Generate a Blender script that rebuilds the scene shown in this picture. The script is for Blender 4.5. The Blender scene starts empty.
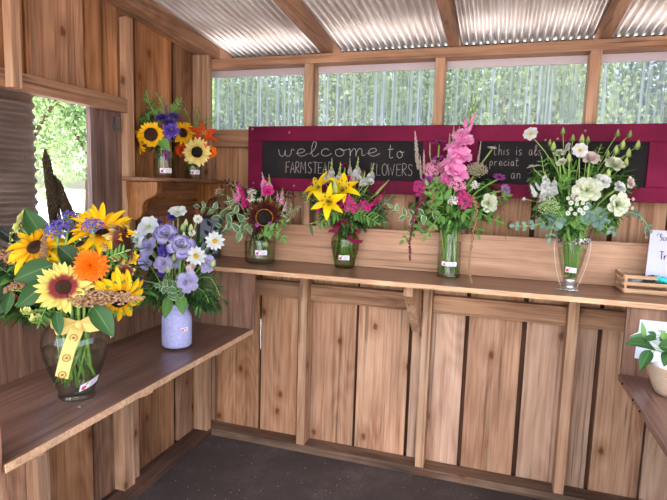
import bpy, math, random
from mathutils import Matrix, Vector, Euler
PI = math.pi
scene = bpy.context.scene
COL = scene.collection

# ------------------------------------------------------------------ camera, sky, sun, exposure
cam_data = bpy.data.cameras.new('camera')
cam = bpy.data.objects.new('camera', cam_data); COL.objects.link(cam)
cam_data.sensor_width = 36.0; cam_data.lens = 28.026; cam_data.clip_start = 0.02; cam_data.clip_end = 200
_r, _u, _f = Vector((0.951487, 0.306209, 0.030135)), Vector((-0.065073, 0.104537, 0.992390)), Vector((-0.300729, 0.946207, -0.119392))
cam.matrix_world = Matrix(((_r.x, _u.x, -_f.x, 0), (_r.y, _u.y, -_f.y, 0), (_r.z, _u.z, -_f.z, 0), (0, 0, 0, 1)))
cam.location = (1.497, -2.447, 1.350)
scene.camera = cam

world = bpy.data.worlds.new('sky_world'); scene.world = world; world.use_nodes = True
wn = world.node_tree; wn.nodes.clear()
wo = wn.nodes.new('ShaderNodeOutputWorld'); wb = wn.nodes.new('ShaderNodeBackground')
sk = wn.nodes.new('ShaderNodeTexSky'); sk.sky_type = 'NISHITA'; sk.sun_disc = False
sk.sun_elevation = math.radians(58); sk.sun_rotation = math.radians(165); sk.air_density = 1.3; sk.dust_density = 3.0
wn.links.new(sk.outputs[0], wb.inputs[0]); wn.links.new(wb.outputs[0], wo.inputs[0])
wb.inputs[1].default_value = 0.55

sun_data = bpy.data.lights.new('sun', 'SUN'); sun_data.energy = 2.2; sun_data.angle = math.radians(1.0); sun_data.color = (1.0, 0.95, 0.87)
sun = bpy.data.objects.new('sun', sun_data); COL.objects.link(sun)
_sd = Vector((-0.16, 0.5, -0.85)).normalized()          # light travels this way: high sun in front of the shed
sun.rotation_euler = _sd.to_track_quat('-Z', 'Y').to_euler()

vs = scene.view_settings
vs.view_transform = 'Standard'; vs.look = 'None'; vs.exposure = 0.95; vs.gamma = 1.0; vs.use_curve_mapping = False
scene.cycles.transparent_max_bounces = 24

# ------------------------------------------------------------------ helpers
def lin(c):
    c = c.lstrip('#'); o = []
    for k in (0, 2, 4):
        v = int(c[k:k+2], 16) / 255
        o.append(v / 12.92 if v <= 0.04045 else ((v + 0.055) / 1.055) ** 2.4)
    return (o[0], o[1], o[2], 1.0)

class NT:
    def __init__(s, name):
        s.m = bpy.data.materials.new(name); s.m.use_nodes = True; s.t = s.m.node_tree; s.t.nodes.clear()
        s.out = s.n('OutputMaterial')
    def n(s, kind, **kw):
        nd = s.t.nodes.new('ShaderNode' + kind)
        for k, v in kw.items(): setattr(nd, k, v)
        return nd
    def l(s, a, b): s.t.links.new(a, b)
    def ramp(s, stops, src=None):
        r = s.n('ValToRGB'); e = r.color_ramp.elements
        while len(e) < len(stops): e.new(0.5)
        for q, (p, c) in zip(e, stops): q.position = p; q.color = lin(c) if isinstance(c, str) else (c, c, c, 1)
        if src is not None: s.l(src, r.inputs[0])
        return r.outputs[0]
    def math(s, op, a, b=None, clamp=False):
        m = s.n('Math', operation=op, use_clamp=clamp)
        for i, v in enumerate((a, b)):
            if v is None: continue
            if isinstance(v, (int, float)): m.inputs[i].default_value = v
            else: s.l(v, m.inputs[i])
        return m.outputs[0]
    def mix(s, f, a, b, mode='MIX'):
        m = s.n('MixRGB', blend_type=mode)
        for i, v in enumerate((f, a, b)):
            if isinstance(v, (int, float)): m.inputs[i].default_value = v
            elif isinstance(v, str): m.inputs[i].default_value = lin(v)
            else: s.l(v, m.inputs[i])
        return m.outputs[0]
    def principled(s, color, rough=0.6, metal=0.0, bump=None, bstr=0.3, bdist=0.003, spec=0.5, sub=0.0):
        p = s.n('BsdfPrincipled')
        if isinstance(color, str): p.inputs['Base Color'].default_value = lin(color)
        else: s.l(color, p.inputs['Base Color'])
        if isinstance(rough, (int, float)): p.inputs['Roughness'].default_value = rough
        else: s.l(rough, p.inputs['Roughness'])
        p.inputs['Metallic'].default_value = metal
        p.inputs['Specular IOR Level'].default_value = spec
        if bump is not None:
            b = s.n('Bump'); b.inputs['Strength'].default_value = bstr; b.inputs['Distance'].default_value = bdist
            s.l(bump, b.inputs['Height']); s.l(b.outputs[0], p.inputs['Normal'])
        s.l(p.outputs[0], s.out.inputs[0]); s.p = p
        return s.m

M = {}
def plain(name, col, rough=0.6, metal=0.0, spec=0.4):
    M[name] = NT(name).principled(col, rough, metal, spec=spec); return M[name]

def wood(name, dark, mid, light, axis='Z', scale=1.0, knots=True, rough=0.7, tint=0.25, stain=0.35, spec=0.3, ring_amt=0.16, streak=0.55):
    s = NT(name); tc = s.n('TexCoord'); geo = s.n('NewGeometry'); rnd = geo.outputs['Random Per Island']
    off = s.n('CombineXYZ'); r17 = s.math('MULTIPLY', rnd, 17.0); r31 = s.math('MULTIPLY', rnd, 31.0)
    for i, v in enumerate((r17, r31, r17)): s.l(v, off.inputs[i])
    add = s.n('VectorMath', operation='ADD'); s.l(tc.outputs['Object'], add.inputs[0]); s.l(off.outputs[0], add.inputs[1])
    def mp(a, b):
        m = s.n('Mapping'); v = {'X': (a, b, b), 'Y': (b, a, b), 'Z': (b, b, a)}[axis]
        m.inputs['Scale'].default_value = tuple(q * scale for q in v); s.l(add.outputs[0], m.inputs['Vector']); return m.outputs[0]
    n1 = s.n('TexNoise'); s.l(mp(1.1, 14), n1.inputs['Vector']); n1.inputs['Scale'].default_value = 1.6; n1.inputs['Detail'].default_value = 5; n1.inputs['Distortion'].default_value = 0.6
    n2 = s.n('TexNoise'); s.l(mp(2.5, 90), n2.inputs['Vector']); n2.inputs['Scale'].default_value = 1.5; n2.inputs['Detail'].default_value = 4
    # growth rings: contour lines of a smooth stretched field
    n3 = s.n('TexNoise'); s.l(mp(0.9, 5.5), n3.inputs['Vector']); n3.inputs['Scale'].default_value = 1.0; n3.inputs['Detail'].default_value = 1.5
    ring = s.math('FRACT', s.math('MULTIPLY', n3.outputs['Fac'], 16.0))
    ring = s.math('ABSOLUTE', s.math('SUBTRACT', ring, 0.5))
    g = s.math('ADD', s.math('MULTIPLY', n1.outputs['Fac'], 0.55), s.math('MULTIPLY', n2.outputs['Fac'], 0.3))
    g = s.math('ADD', g, s.math('MULTIPLY', ring, ring_amt))
    col = s.ramp([(0.26, dark), (0.46, mid), (0.68, light)], g)
    n4 = s.n('TexNoise'); s.l(mp(1.5, 3.5), n4.inputs['Vector']); n4.inputs['Scale'].default_value = 1.3; n4.inputs['Detail'].default_value = 3
    n5 = s.n('TexNoise'); s.l(mp(0.8, 60), n5.inputs['Vector']); n5.inputs['Scale'].default_value = 1.2; n5.inputs['Detail'].default_value = 6; n5.inputs['Roughness'].default_value = 0.65
    col = s.mix(1.0, col, s.ramp([(0.34, 0.45), (0.44, 0.92), (0.7, 1.08)], n5.outputs['Fac']), 'MULTIPLY')
    n6 = s.n('TexNoise'); s.l(mp(1.6, 24), n6.inputs['Vector']); n6.inputs['Scale'].default_value = 1.0; n6.inputs['Detail'].default_value = 3
    col = s.mix(s.ramp([(0.68, 0.0), (0.72, streak)], n6.outputs['Fac']), col, '4a2c1c')
    st = s.ramp([(0.42, 1.0 - stain), (0.62, 1.0)], n4.outputs['Fac'])
    col = s.mix(1.0, col, st, 'MULTIPLY')
    if knots:
        sp = s.n('SeparateXYZ'); s.l(add.outputs[0], sp.inputs[0]); ia = 'XYZ'.index(axis); ot = [q for q in range(3) if q != ia]
        uvk = s.n('CombineXYZ'); s.l(s.math('MULTIPLY', s.math('ADD', sp.outputs[ot[0]], sp.outputs[ot[1]]), 3.9), uvk.inputs[0]); s.l(s.math('MULTIPLY', sp.outputs[ia], 2.5), uvk.inputs[1])
        v = s.n('TexVoronoi', voronoi_dimensions='2D'); s.l(uvk.outputs[0], v.inputs['Vector']); v.inputs['Scale'].default_value = 1.0
        wob = s.n('TexNoise'); s.l(mp(14, 20), wob.inputs['Vector']); vd = s.math('ADD', v.outputs['Distance'], s.math('MULTIPLY', s.math('SUBTRACT', wob.outputs['Fac'], 0.5), 0.05))
        v = type('o', (), {'outputs': {'Distance': vd}})
        kf = s.ramp([(0.02, 1.0), (0.04, 0.6), (0.055, 0.0)], v.outputs['Distance'])
        col = s.mix(s.math('MULTIPLY', kf, 0.85), col, '3a2012')
        halo = s.ramp([(0.04, 0.5), (0.10, 0.25), (0.2, 0.0)], v.outputs['Distance'])
        col = s.mix(halo, col, '7a4a2a')
    hs = s.n('HueSaturation'); s.l(col, hs.inputs['Color'])
    s.l(s.math('ADD', s.math('MULTIPLY', rnd, tint * 2), 1.0 - tint), hs.inputs['Value'])
    s.l(s.math('ADD', s.math('MULTIPLY', s.math('FRACT', s.math('MULTIPLY', rnd, 7.3)), 0.25), 0.88), hs.inputs['Saturation'])
    M[name] = s.principled(hs.outputs[0], rough, 0, g, 0.5, 0.002, spec=spec); return M[name]

class MB:
    def __init__(s): s.v = []; s.f = []; s.mi = []; s.uv = []; s.M = None
    def _p(s, p):
        p = Vector(p); s.v.append(tuple(s.M @ p if s.M else p)); return len(s.v) - 1
    def face(s, idx, mi=0, uv=None):
        s.f.append(tuple(idx)); s.mi.append(mi); s.uv += uv if uv else [(0.5, 0.5)] * len(idx)
    def grid(s, rows, mi=0, closed=False):
        n = len(rows[0]); m = len(rows); ids = [[s._p(p) for p in r] for r in rows]
        for i in range(m - 1):
            for j in range(n if closed else n - 1):
                k = (j + 1) % n
                s.face((ids[i][j], ids[i][k], ids[i+1][k], ids[i+1][j]), mi,
                       [(j/(n-1), i/(m-1)), ((j+1)/(n-1), i/(m-1)), ((j+1)/(n-1), (i+1)/(m-1)), (j/(n-1), (i+1)/(m-1))])
        return ids
    def tube(s, path, rad, n=6, mi=0, caps=True):
        path = [Vector(p) for p in path]; rows = []; side = None
        for i, p in enumerate(path):
            t = (path[min(i+1, len(path)-1)] - path[max(i-1, 0)])
            t = t.normalized() if t.length > 1e-9 else Vector((0, 0, 1))
            if side is None: side = t.orthogonal().normalized()
            side = (side - t * side.dot(t)); side = side.normalized() if side.length > 1e-6 else t.orthogonal().normalized()
            up = t.cross(side); r = rad[i] if isinstance(rad, (list, tuple)) else rad
            rows.append([p + (side * math.cos(2*PI*k/n) + up * math.sin(2*PI*k/n)) * r for k in range(n)])
        ids = s.grid(rows, mi, True)
        if caps: s.face(ids[0][::-1], mi); s.face(ids[-1], mi)
    def hexa(s, p, mi=0):       # eight corners: bottom ring then top ring
        i = [s._p(q) for q in p]
        for f in ((3, 2, 1, 0), (4, 5, 6, 7), (0, 1, 5, 4), (1, 2, 6, 5), (2, 3, 7, 6), (3, 0, 4, 7)): s.face([i[k] for k in f], mi)
    def box(s, x0, x1, y0, y1, z0, z1, mi=0):
        s.hexa([(x0, y0, z0), (x1, y0, z0), (x1, y1, z0), (x0, y1, z0), (x0, y0, z1), (x1, y0, z1), (x1, y1, z1), (x0, y1, z1)], mi)
    def ball(s, c, r, n=6, m=4, mi=0, sc=(1, 1, 1)):
        c = Vector(c)
        rows = [[c + Vector((r*sc[0]*math.sin(PI*i/m)*math.cos(2*PI*j/n), r*sc[1]*math.sin(PI*i/m)*math.sin(2*PI*j/n), -r*sc[2]*math.cos(PI*i/m))) for j in range(n)] for i in range(1, m)]
        ids = s.grid(rows, mi, True); a = s._p(c - Vector((0, 0, r*sc[2]))); b = s._p(c + Vector((0, 0, r*sc[2])))
        for j in range(n):
            k = (j + 1) % n; s.face((a, ids[0][k], ids[0][j]), mi); s.face((b, ids[-1][j], ids[-1][k]), mi)
    def lathe(s, prof, n=28, mi=0, closed=False):
        rows = [[(r*math.cos(2*PI*k/n), r*math.sin(2*PI*k/n), z) for k in range(n)] for r, z in prof]
        ids = s.grid(rows, mi, True)
        if closed: s.face(ids[0][::-1], mi); s.face(ids[-1], mi)
    def prism(s, poly, fn, mi=0):   # poly: 2-D outline; fn(u, v, 0|1) -> 3-D
        a = [s._p(fn(u, v, 0)) for u, v in poly]; b = [s._p(fn(u, v, 1)) for u, v in poly]; n = len(poly)
        s.face(a[::-1], mi); s.face(b, mi)
        for i in range(n): k = (i + 1) % n; s.face((a[i], a[k], b[k], b[i]), mi)
    def petal(s, az, L, W, prof='lance', t0=0.2, t1=0.0, r0=0.0, z0=0.0, cup=0.0, ruf=0.0, ns=5, nw=4, mi=0, ph=0.0, M=None):
        P = PROF[prof]; r, z = r0, z0; rows = []; ca, sa = math.cos(az), math.sin(az)
        for i in range(ns + 1):
            t = i / ns; a = t0 + (t1 - t0) * t; w = W * 0.5 * P(t); row = []
            for j in range(nw + 1):
                q = 2 * j / nw - 1
                off = cup * w * q * q + ruf * W * math.sin(q * 5.0 + ph + t * 3) * t * (0.35 + abs(q))
                x, y, zz = r - off * math.sin(a), q * w, z + off * math.cos(a)
                row.append((x * ca - y * sa, x * sa + y * ca, zz))
            rows.append(row); r += L / ns * math.cos(a); z += L / ns * math.sin(a)
        old = s.M
        if M is not None: s.M = (old @ M) if old else M
        s.grid(rows, mi); s.M = old
    def data(s, name, mats, smooth=True):
        me = bpy.data.meshes.new(name); me.from_pydata(s.v, [], s.f)
        for m in mats: me.materials.append(M[m] if isinstance(m, str) else m)
        if len(mats) > 1: me.polygons.foreach_set('material_index', s.mi)
        uvl = me.uv_layers.new(name='UVMap'); uvl.data.foreach_set('uv', [c for q in s.uv for c in q])
        if smooth: me.polygons.foreach_set('use_smooth', [True] * len(me.polygons))
        me.update(); return me
    def build(s, name, mats, parent=None, smooth=False, bevel=0.0):
        o = link(name, s.data(name, mats if isinstance(mats, (list, tuple)) else [mats], smooth), parent)
        if bevel:
            b = o.modifiers.new('edge', 'BEVEL'); b.width = bevel; b.segments = 2; b.limit_method = 'ANGLE'
        return o

def _cl(t): return max(0.0, min(1.0, t))
PROF = {
    'lance': lambda t: math.sin(PI * (0.06 + 0.94 * _cl(t)) ) ** 0.75 if t < 1 else 0.02,
    'leaf': lambda t: max(0.03, math.sin(PI * _cl(t) ** 0.72) ** 0.9),
    'point': lambda t: max(0.02, min(1.0, (0.55 + 1.1 * t)) * (1 - _cl(t) ** 3.2)),
    'round': lambda t: max(0.05, (0.3 + 0.7 * _cl(t * 1.7)) * math.sqrt(max(0.0, 1 - _cl(t) ** 5))),
    'wide': lambda t: max(0.12, _cl(0.25 + t) ** 0.6 * (1 - 0.55 * _cl(t) ** 6)),
    'strap': lambda t: max(0.04, min(1, 0.6 + t * 2) * (1 - _cl(t) ** 5)),
}
def link(name, data, parent=None):
    o = bpy.data.objects.new(name, data); COL.objects.link(o)
    if parent is not None: o.parent = parent
    return o
def tag(o, label=None, cat=None, group=None, kind=None):
    if label: o['label'] = label
    if cat: o['category'] = cat
    if group: o['group'] = group
    if kind: o['kind'] = kind
    return o
def struct(o): o['kind'] = 'structure'; return o
def empty(name, loc, label, cat, group=None):
    o = bpy.data.objects.new(name, None); COL.objects.link(o); o.location = loc; o.empty_display_size = 0.05
    return tag(o, label, cat, group)
def facing(v):
    v = Vector(v).normalized(); return v.to_track_quat('Z', 'Y').to_matrix().to_4x4()


# ------------------------------------------------------------------ materials of the shed
wood('pine_boards', '976448', 'c6987a', 'deb496', 'Z', tint=0.15, stain=0.22)
wood('cedar_boards', '6e4630', 'b07c58', 'd09e78', 'Z', tint=0.2, stain=0.35)
wood('frame_lumber', '9c6a4a', 'c6946e', 'e0b693', 'Z', tint=0.1, stain=0.2)
wood('frame_lumber_x', '8e5c3e', 'c08a64', 'd9aa84', 'X', tint=0.12, stain=0.25)
wood('frame_lumber_y', '865538', 'b3805a', 'cc9c76', 'Y', tint=0.12, stain=0.25)
wood('sill_lumber_x', '4e3a2c', '84644e', 'a08066', 'X', tint=0.1, stain=0.4)
wood('sill_lumber_y', '443029', '715041', '906c58', 'Y', tint=0.1, stain=0.4)
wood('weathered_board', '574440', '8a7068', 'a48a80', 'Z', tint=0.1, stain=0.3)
wood('oak_backsplash', 'ac7858', 'cc9876', 'dcae8c', 'X', scale=1.3, knots=False, streak=0.0, tint=0.04, stain=0.1, rough=0.5, ring_amt=.08)
wood('counter_veneer', '7c523e', 'a07052', 'ba8e70', 'X', scale=1.6, knots=False, streak=0.0, tint=0.03, stain=0.1, rough=0.32, spec=0.5, ring_amt=.06)
wood('counter_edge', 'bd8a62', 'dcaa80', 'eac4a0', 'X', scale=4, knots=False, streak=0.0, tint=0.03, stain=0.2, rough=0.6, ring_amt=.06)
wood('walnut_laminate_y', '573a2e', '825a48', 'a07662', 'Y', scale=1.5, knots=False, streak=0.0, tint=0.03, stain=0.15, rough=0.3, spec=0.5, ring_amt=.06)
wood('walnut_laminate_z', '64453a', '8e6652', 'ad8470', 'Z', scale=2.0, knots=False, streak=0.0, tint=0.03, stain=0.12, rough=0.4, ring_amt=.06)
wood('shelf_walnut', '56331f', '86563a', 'a2704e', 'Y', scale=1.6, knots=False, streak=0.0, tint=0.05, stain=0.2, rough=0.4)
wood('bracket_walnut', '623c28', '9a6846', 'ba8860', 'Z', scale=2.0, knots=False, streak=0.0, tint=0.05, stain=0.2, rough=0.4)
wood('crate_pine', 'b0825c', 'd8aa80', 'e8c29c', 'X', scale=3, knots=False, streak=0.0, tint=0.08, stain=0.12, ring_amt=.06)

wood('gap_shade_cladding', '2a1a14', '523424', '6c4a38', 'Z', tint=0.1, stain=0.3, knots=False)  # backing boards coloured extra dark to give the plank gaps deep shade
def floor_mat():
    s = NT('dark_floor'); tc = s.n('TexCoord')
    a = s.n('TexNoise'); s.l(tc.outputs['Object'], a.inputs['Vector']); a.inputs['Scale'].default_value = 3; a.inputs['Detail'].default_value = 8; a.inputs['Roughness'].default_value = 0.7
    b = s.n('TexNoise'); s.l(tc.outputs['Object'], b.inputs['Vector']); b.inputs['Scale'].default_value = 130; b.inputs['Detail'].default_value = 2
    c = s.ramp([(0.3, '362d2a'), (0.52, '4c423f'), (0.68, '6c605b')], s.math('ADD', s.math('MULTIPLY', a.outputs['Fac'], 0.6), s.math('MULTIPLY', b.outputs['Fac'], 0.4)))
    v = s.n('TexVoronoi'); s.l(tc.outputs['Object'], v.inputs['Vector']); v.inputs['Scale'].default_value = 26
    k = s.ramp([(0.05, 0.8), (0.12, 0.0)], v.outputs['Distance'])
    c = s.mix(k, c, 'a39a92')
    M['dark_floor'] = s.principled(c, 0.85, 0, b.outputs['Fac'], 0.5, 0.004)
floor_mat()
def roof_mat(name, c0, c1, c2, rough, metal):
    s = NT(name); tc = s.n('TexCoord'); mp = s.n('Mapping'); mp.inputs['Scale'].default_value = (3, 1.2, 3); s.l(tc.outputs['Object'], mp.inputs['Vector'])
    a = s.n('TexNoise'); s.l(mp.outputs[0], a.inputs['Vector']); a.inputs['Scale'].default_value = 4; a.inputs['Detail'].default_value = 6
    c = s.ramp([(0.3, c0), (0.5, c1), (0.7, c2)], a.outputs['Fac'])
    M[name] = s.principled(c, rough, metal)
roof_mat('galvanised_roof', 'c2b2aa', 'd2c6be', 'e2d8d2', 0.34, 0.72)
roof_mat('galvanised_shutter', '8a7a72', '9f8e86', 'b4a49c', 0.36, 0.7)
def plastic_mat():
    s = NT('clear_corrugated_plastic'); tc = s.n('TexCoord'); mp = s.n('Mapping'); mp.inputs['Scale'].default_value = (60, 60, 0.6); s.l(tc.outputs['Object'], mp.inputs['Vector'])
    a = s.n('TexNoise'); s.l(mp.outputs[0], a.inputs['Vector']); a.inputs['Scale'].default_value = 1; a.inputs['Detail'].default_value = 3
    tr = s.n('BsdfTransparent'); tr.inputs[0].default_value = (0.46, 0.435, 0.43, 1)
    tl = s.n('BsdfTranslucent'); tl.inputs[0].default_value = (0.35, 0.36, 0.39, 1)
    gl = s.n('BsdfGlossy'); gl.inputs['Roughness'].default_value = 0.15
    f = s.ramp([(0.38, 0.15), (0.55, 0.4), (0.68, 0.88)], a.outputs['Fac'])
    m = s.n('MixShader'); s.l(f, m.inputs[0]); s.l(tr.outputs[0], m.inputs[1]); s.l(tl.outputs[0], m.inputs[2])
    fr = s.n('Fresnel'); fr.inputs[0].default_value = 1.4
    m2 = s.n('MixShader'); s.l(fr.outputs[0], m2.inputs[0]); s.l(m.outputs[0], m2.inputs[1]); s.l(gl.outputs[0], m2.inputs[2])
    s.l(m2.outputs[0], s.out.inputs[0]); M['clear_corrugated_plastic'] = s.m
plastic_mat()
plain('flashing', 'c4b6ba', 0.6)
plain('dark_gap', '2a1e18', 0.9)
plain('eave_gap_shade', '35261e', 0.95)
plain('steel', '8d8a88', 0.35, 0.9)
plain('black_iron', '1d1a19', 0.5, 0.4)

# ------------------------------------------------------------------ the shed: x across the back wall, y into it, z up
rng = random.Random(4)
mb = MB(); mb.grid([[(-0.1 + 2.7 * i / 8, -3.0 + 3.1 * j / 8, 0.0) for i in range(9)] for j in range(9)])
struct(mb.build('floor', 'dark_floor'))

def planks_x(mb, seams, z0, z1, y0, th=0.02, gap=0.006):
    for a, b in seams:
        d = rng.uniform(0, 0.005); mb.box(a + gap/2, b - gap/2, y0 + d, y0 + th + d, z0, z1 - rng.uniform(0, .004))
def planks_y(mb, seams, z0, z1, x0, th=0.02, gap=0.006):
    for a, b in seams:
        d = rng.uniform(0, 0.005); mb.box(x0 - th - d, x0 - d, a + gap/2, b - gap/2, z0, z1)

# back wall: rough pine boards, an outer layer closing all but one slit
mb = MB()
bk = [(-0.02, 0.05), (0.056, 0.316), (0.331, 0.54), (0.543, 0.603), (0.608, 0.850), (0.861, 1.116), (1.130, 1.376), (1.392, 1.626), (1.645, 1.826), (1.834, 1.936), (1.952, 2.148), (2.155, 2.40), (2.41, 2.62)]
planks_x(mb, bk, 0.03, 1.60, 0.0, gap=0.003)
struct(mb.build('wall_back', 'pine_boards')); mb = MB()
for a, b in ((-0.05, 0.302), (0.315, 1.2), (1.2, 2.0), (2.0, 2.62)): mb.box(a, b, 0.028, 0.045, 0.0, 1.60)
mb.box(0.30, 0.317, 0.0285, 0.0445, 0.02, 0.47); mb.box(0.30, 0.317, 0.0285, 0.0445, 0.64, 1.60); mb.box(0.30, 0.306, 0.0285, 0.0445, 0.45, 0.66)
struct(mb.build('wall_back_cladding', 'gap_shade_cladding'))

# left wall: boards below and right of the opening and above its header
mb = MB()
lo = [(-3.0, -2.7), (-2.69, -2.4), (-2.39, -2.1), (-2.09, -1.8), (-1.79, -1.5), (-1.49, -1.28), (-1.275, -1.1), (-1.075, -0.845), (-0.828, -0.745), (-0.74, -0.60), (-0.595, -0.295), (-0.265, -0.14), (-0.13, 0.03)]
planks_y(mb, lo, 0.03, 0.90, 0.0)
up = [(-3.0, -2.7), (-2.69, -2.4), (-2.39, -2.1), (-2.09, -1.8), (-1.79, -1.5), (-1.49, -1.205), (-1.2, -1.098), (-1.09, -1.065), (-1.06, -0.84), (-0.835, -0.745), (-0.742, -0.66)]
planks_y(mb, up, 1.63, 2.12, 0.0)
rt = [(-0.66, -0.565), (-0.558, -0.30), (-0.268, -0.14), (-0.13, 0.03)]
planks_y(mb, rt, 0.90, 2.08, 0.0)
struct(mb.build('wall_left', 'cedar_boards')); mb = MB()
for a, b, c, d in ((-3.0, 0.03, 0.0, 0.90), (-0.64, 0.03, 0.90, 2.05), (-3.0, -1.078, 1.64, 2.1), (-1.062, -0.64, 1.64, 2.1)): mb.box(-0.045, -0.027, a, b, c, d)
struct(mb.build('wall_left_cladding', 'gap_shade_cladding'))
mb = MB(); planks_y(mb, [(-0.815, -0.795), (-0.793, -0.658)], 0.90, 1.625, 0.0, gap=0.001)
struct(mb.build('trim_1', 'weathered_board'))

# right wall, just outside the picture
mb = MB()
for k in range(14):
    y = -2.9 + k * 0.21
    mb.box(2.45, 2.47, y, y + 0.205, 0.0, 0.90); mb.box(2.45, 2.47, y, y + 0.205, 1.64, 2.28 - k * 0.02)
    if k > 10: mb.box(2.45, 2.47, y, y + 0.205, 0.90, 1.64)
struct(mb.build('wall_right', 'cedar_boards'))

# base plates
mb = MB(); mb.box(0.0, 2.45, -0.092, -0.002, 0.0, 0.038); struct(mb.build('baseboard_back', 'sill_lumber_x', bevel=0.002))
mb = MB(); mb.box(0.0, 0.088, -2.9, -0.094, 0.0, 0.038); struct(mb.build('baseboard_left', 'sill_lumber_y', bevel=0.002))

TR = [1]
def trim(mb, mat, bevel=0.002):
    TR[0] += 1; return struct(mb.build('trim_%d' % TR[0], mat, bevel=bevel))
# studs of the back wall, floor plate to top plate
for a, b in ((0.577, 0.620), (1.187, 1.228), (1.800, 1.842)):
    mb = MB(); mb.box(a, b, -0.09, -0.002, 0.039, 1.923); trim(mb, 'frame_lumber')
mb = MB(); mb.box(0.001, 0.085, -0.132, -0.094, 0.039, 1.99); trim(mb, 'frame_lumber')                # corner stud
mb = MB(); mb.box(0.002, 0.034, -0.09, -0.002, 0.039, 1.923); trim(mb, 'cedar_boards')
mb = MB(); mb.box(0.02, 2.45, -0.09, -0.001, 1.924, 1.966); trim(mb, 'frame_lumber_x')                 # top plate
mb = MB(); mb.box(-0.05, 2.45, 0.15, 0.165, 1.972, 2.034); trim(mb, 'eave_gap_shade')                       # added dark strip, coloured as the shadow gap between plate and roof
mb = MB(); mb.box(0.036, 2.45, -0.014, 0.0, 1.893, 1.924); trim(mb, 'flashing', 0)
for a, b in ((0.036, 0.576), (0.621, 1.186), (1.229, 1.799), (1.843, 2.45)):                           # ledger blocks under the counter
    mb = MB(); mb.box(a, b, -0.045, -0.004, 0.785, 0.868); trim(mb, 'frame_lumber_x')
for a, b in ((0.036, 0.576), (0.621, 1.186), (1.229, 1.799), (1.843, 2.45)):                           # rail under the clear panels
    mb = MB(); mb.box(a, b, -0.055, -0.004, 1.54, 1.626); trim(mb, 'frame_lumber_x')
# left wall framing
mb = MB(); mb.box(0.001, 0.045, -2.9, -0.665, 1.622, 1.678); trim(mb, 'frame_lumber_y')               # header over the opening
mb = MB(); mb.box(0.046, 0.078, -1.212, -1.178, 1.622, 2.055); trim(mb, 'frame_lumber')                  # short stud on the header
mb = MB(); mb.box(0.001, 0.034, -0.655, -0.612, 0.039, 2.0); trim(mb, 'frame_lumber')                    # stud beside the opening
mb = MB(); mb.box(0.001, 0.055, -0.735, -0.668, 0.039, 0.688); trim(mb, 'frame_lumber')                # studs under the left shelf
mb = MB(); mb.box(0.001, 0.055, -1.16, -1.11, 0.039, 0.688); trim(mb, 'frame_lumber')
mb = MB(); mb.box(-0.05, 0.05, -2.9, -0.83, 0.895, 0.913); trim(mb, 'shelf_walnut')                    # sill of the opening
mb = MB(); mb.box(0.40, 0.472, -1.70, -1.622, 0.0, 2.11); trim(mb, 'frame_lumber')                     # post at the shelf's near end

# sloping rafters and the corrugated roof
SL = 0.095
def zr(y): return 1.951 + SL * (-0.05 - y)
def rafter(a, b, h=0.09, y0=-3.0, y1=-0.02):
    TR[0] += 1; mb = MB()
    mb.hexa([(a, y0, zr(y0)), (b, y0, zr(y0)), (b, y1, max(zr(y1), 1.967)), (a, y1, max(zr(y1), 1.967)), (a, y0, zr(y0)+h), (b, y0, zr(y0)+h), (b, y1, zr(y1)+h), (a, y1, zr(y1)+h)])
    mb.hexa([(a, y1, 1.967), (b, y1, 1.967), (b, .148, 1.967), (a, .148, 1.967), (a, y1, zr(y1)+h), (b, y1, zr(y1)+h), (b, .148, zr(.148)+h), (a, .148, zr(.148)+h)])
    struct(mb.build('trim_%d' % TR[0], 'frame_lumber_y', bevel=0.002))
rafter(0.05, 0.089); rafter(0.655, 0.695); rafter(1.235, 1.275); rafter(1.832, 1.872)
mb = MB(); mb.hexa([(0.001, -3.0, zr(-3.0)+.02), (0.048, -3.0, zr(-3.0)+.02), (0.048, -0.1, zr(-0.1)+.02), (0.001, -0.1, zr(-0.1)+.02), (0.001, -3.0, zr(-3.0)+.085), (0.048, -3.0, zr(-3.0)+.085), (0.048, -0.1, zr(-0.1)+.085), (0.001, -0.1, zr(-0.1)+.085)])
trim(mb, 'frame_lumber_y')
mb = MB(); pitch = 0.032; rows = []
for k in range(5):
    y = 0.17 - k * 0.79
    rows.append([(-0.12 + i * pitch / 8, y, zr(y) + 0.101 + 0.0105 * math.sin(2 * PI * i / 8)) for i in range(int(2.75 / pitch * 8))])
mb.grid(rows)
struct(mb.build('ceiling', 'galvanised_roof', smooth=True))

# four clear corrugated panels let into the top of the back wall
for n, (a, b) in enumerate(((0.036, 0.60), (0.60, 1.205), (1.205, 1.82), (1.82, 2.45))):
    mb = MB(); N = int((b - a) / 0.034 * 8)
    mb.grid([[(a + (b - a) * i / N, 0.014 + 0.007 * math.sin(2 * PI * i / 8), z) for i in range(N + 1)] for z in (1.60, 1.70, 1.80, 1.96)])
    struct(mb.build('window_%d' % (n + 1), 'clear_corrugated_plastic', smooth=True))

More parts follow.
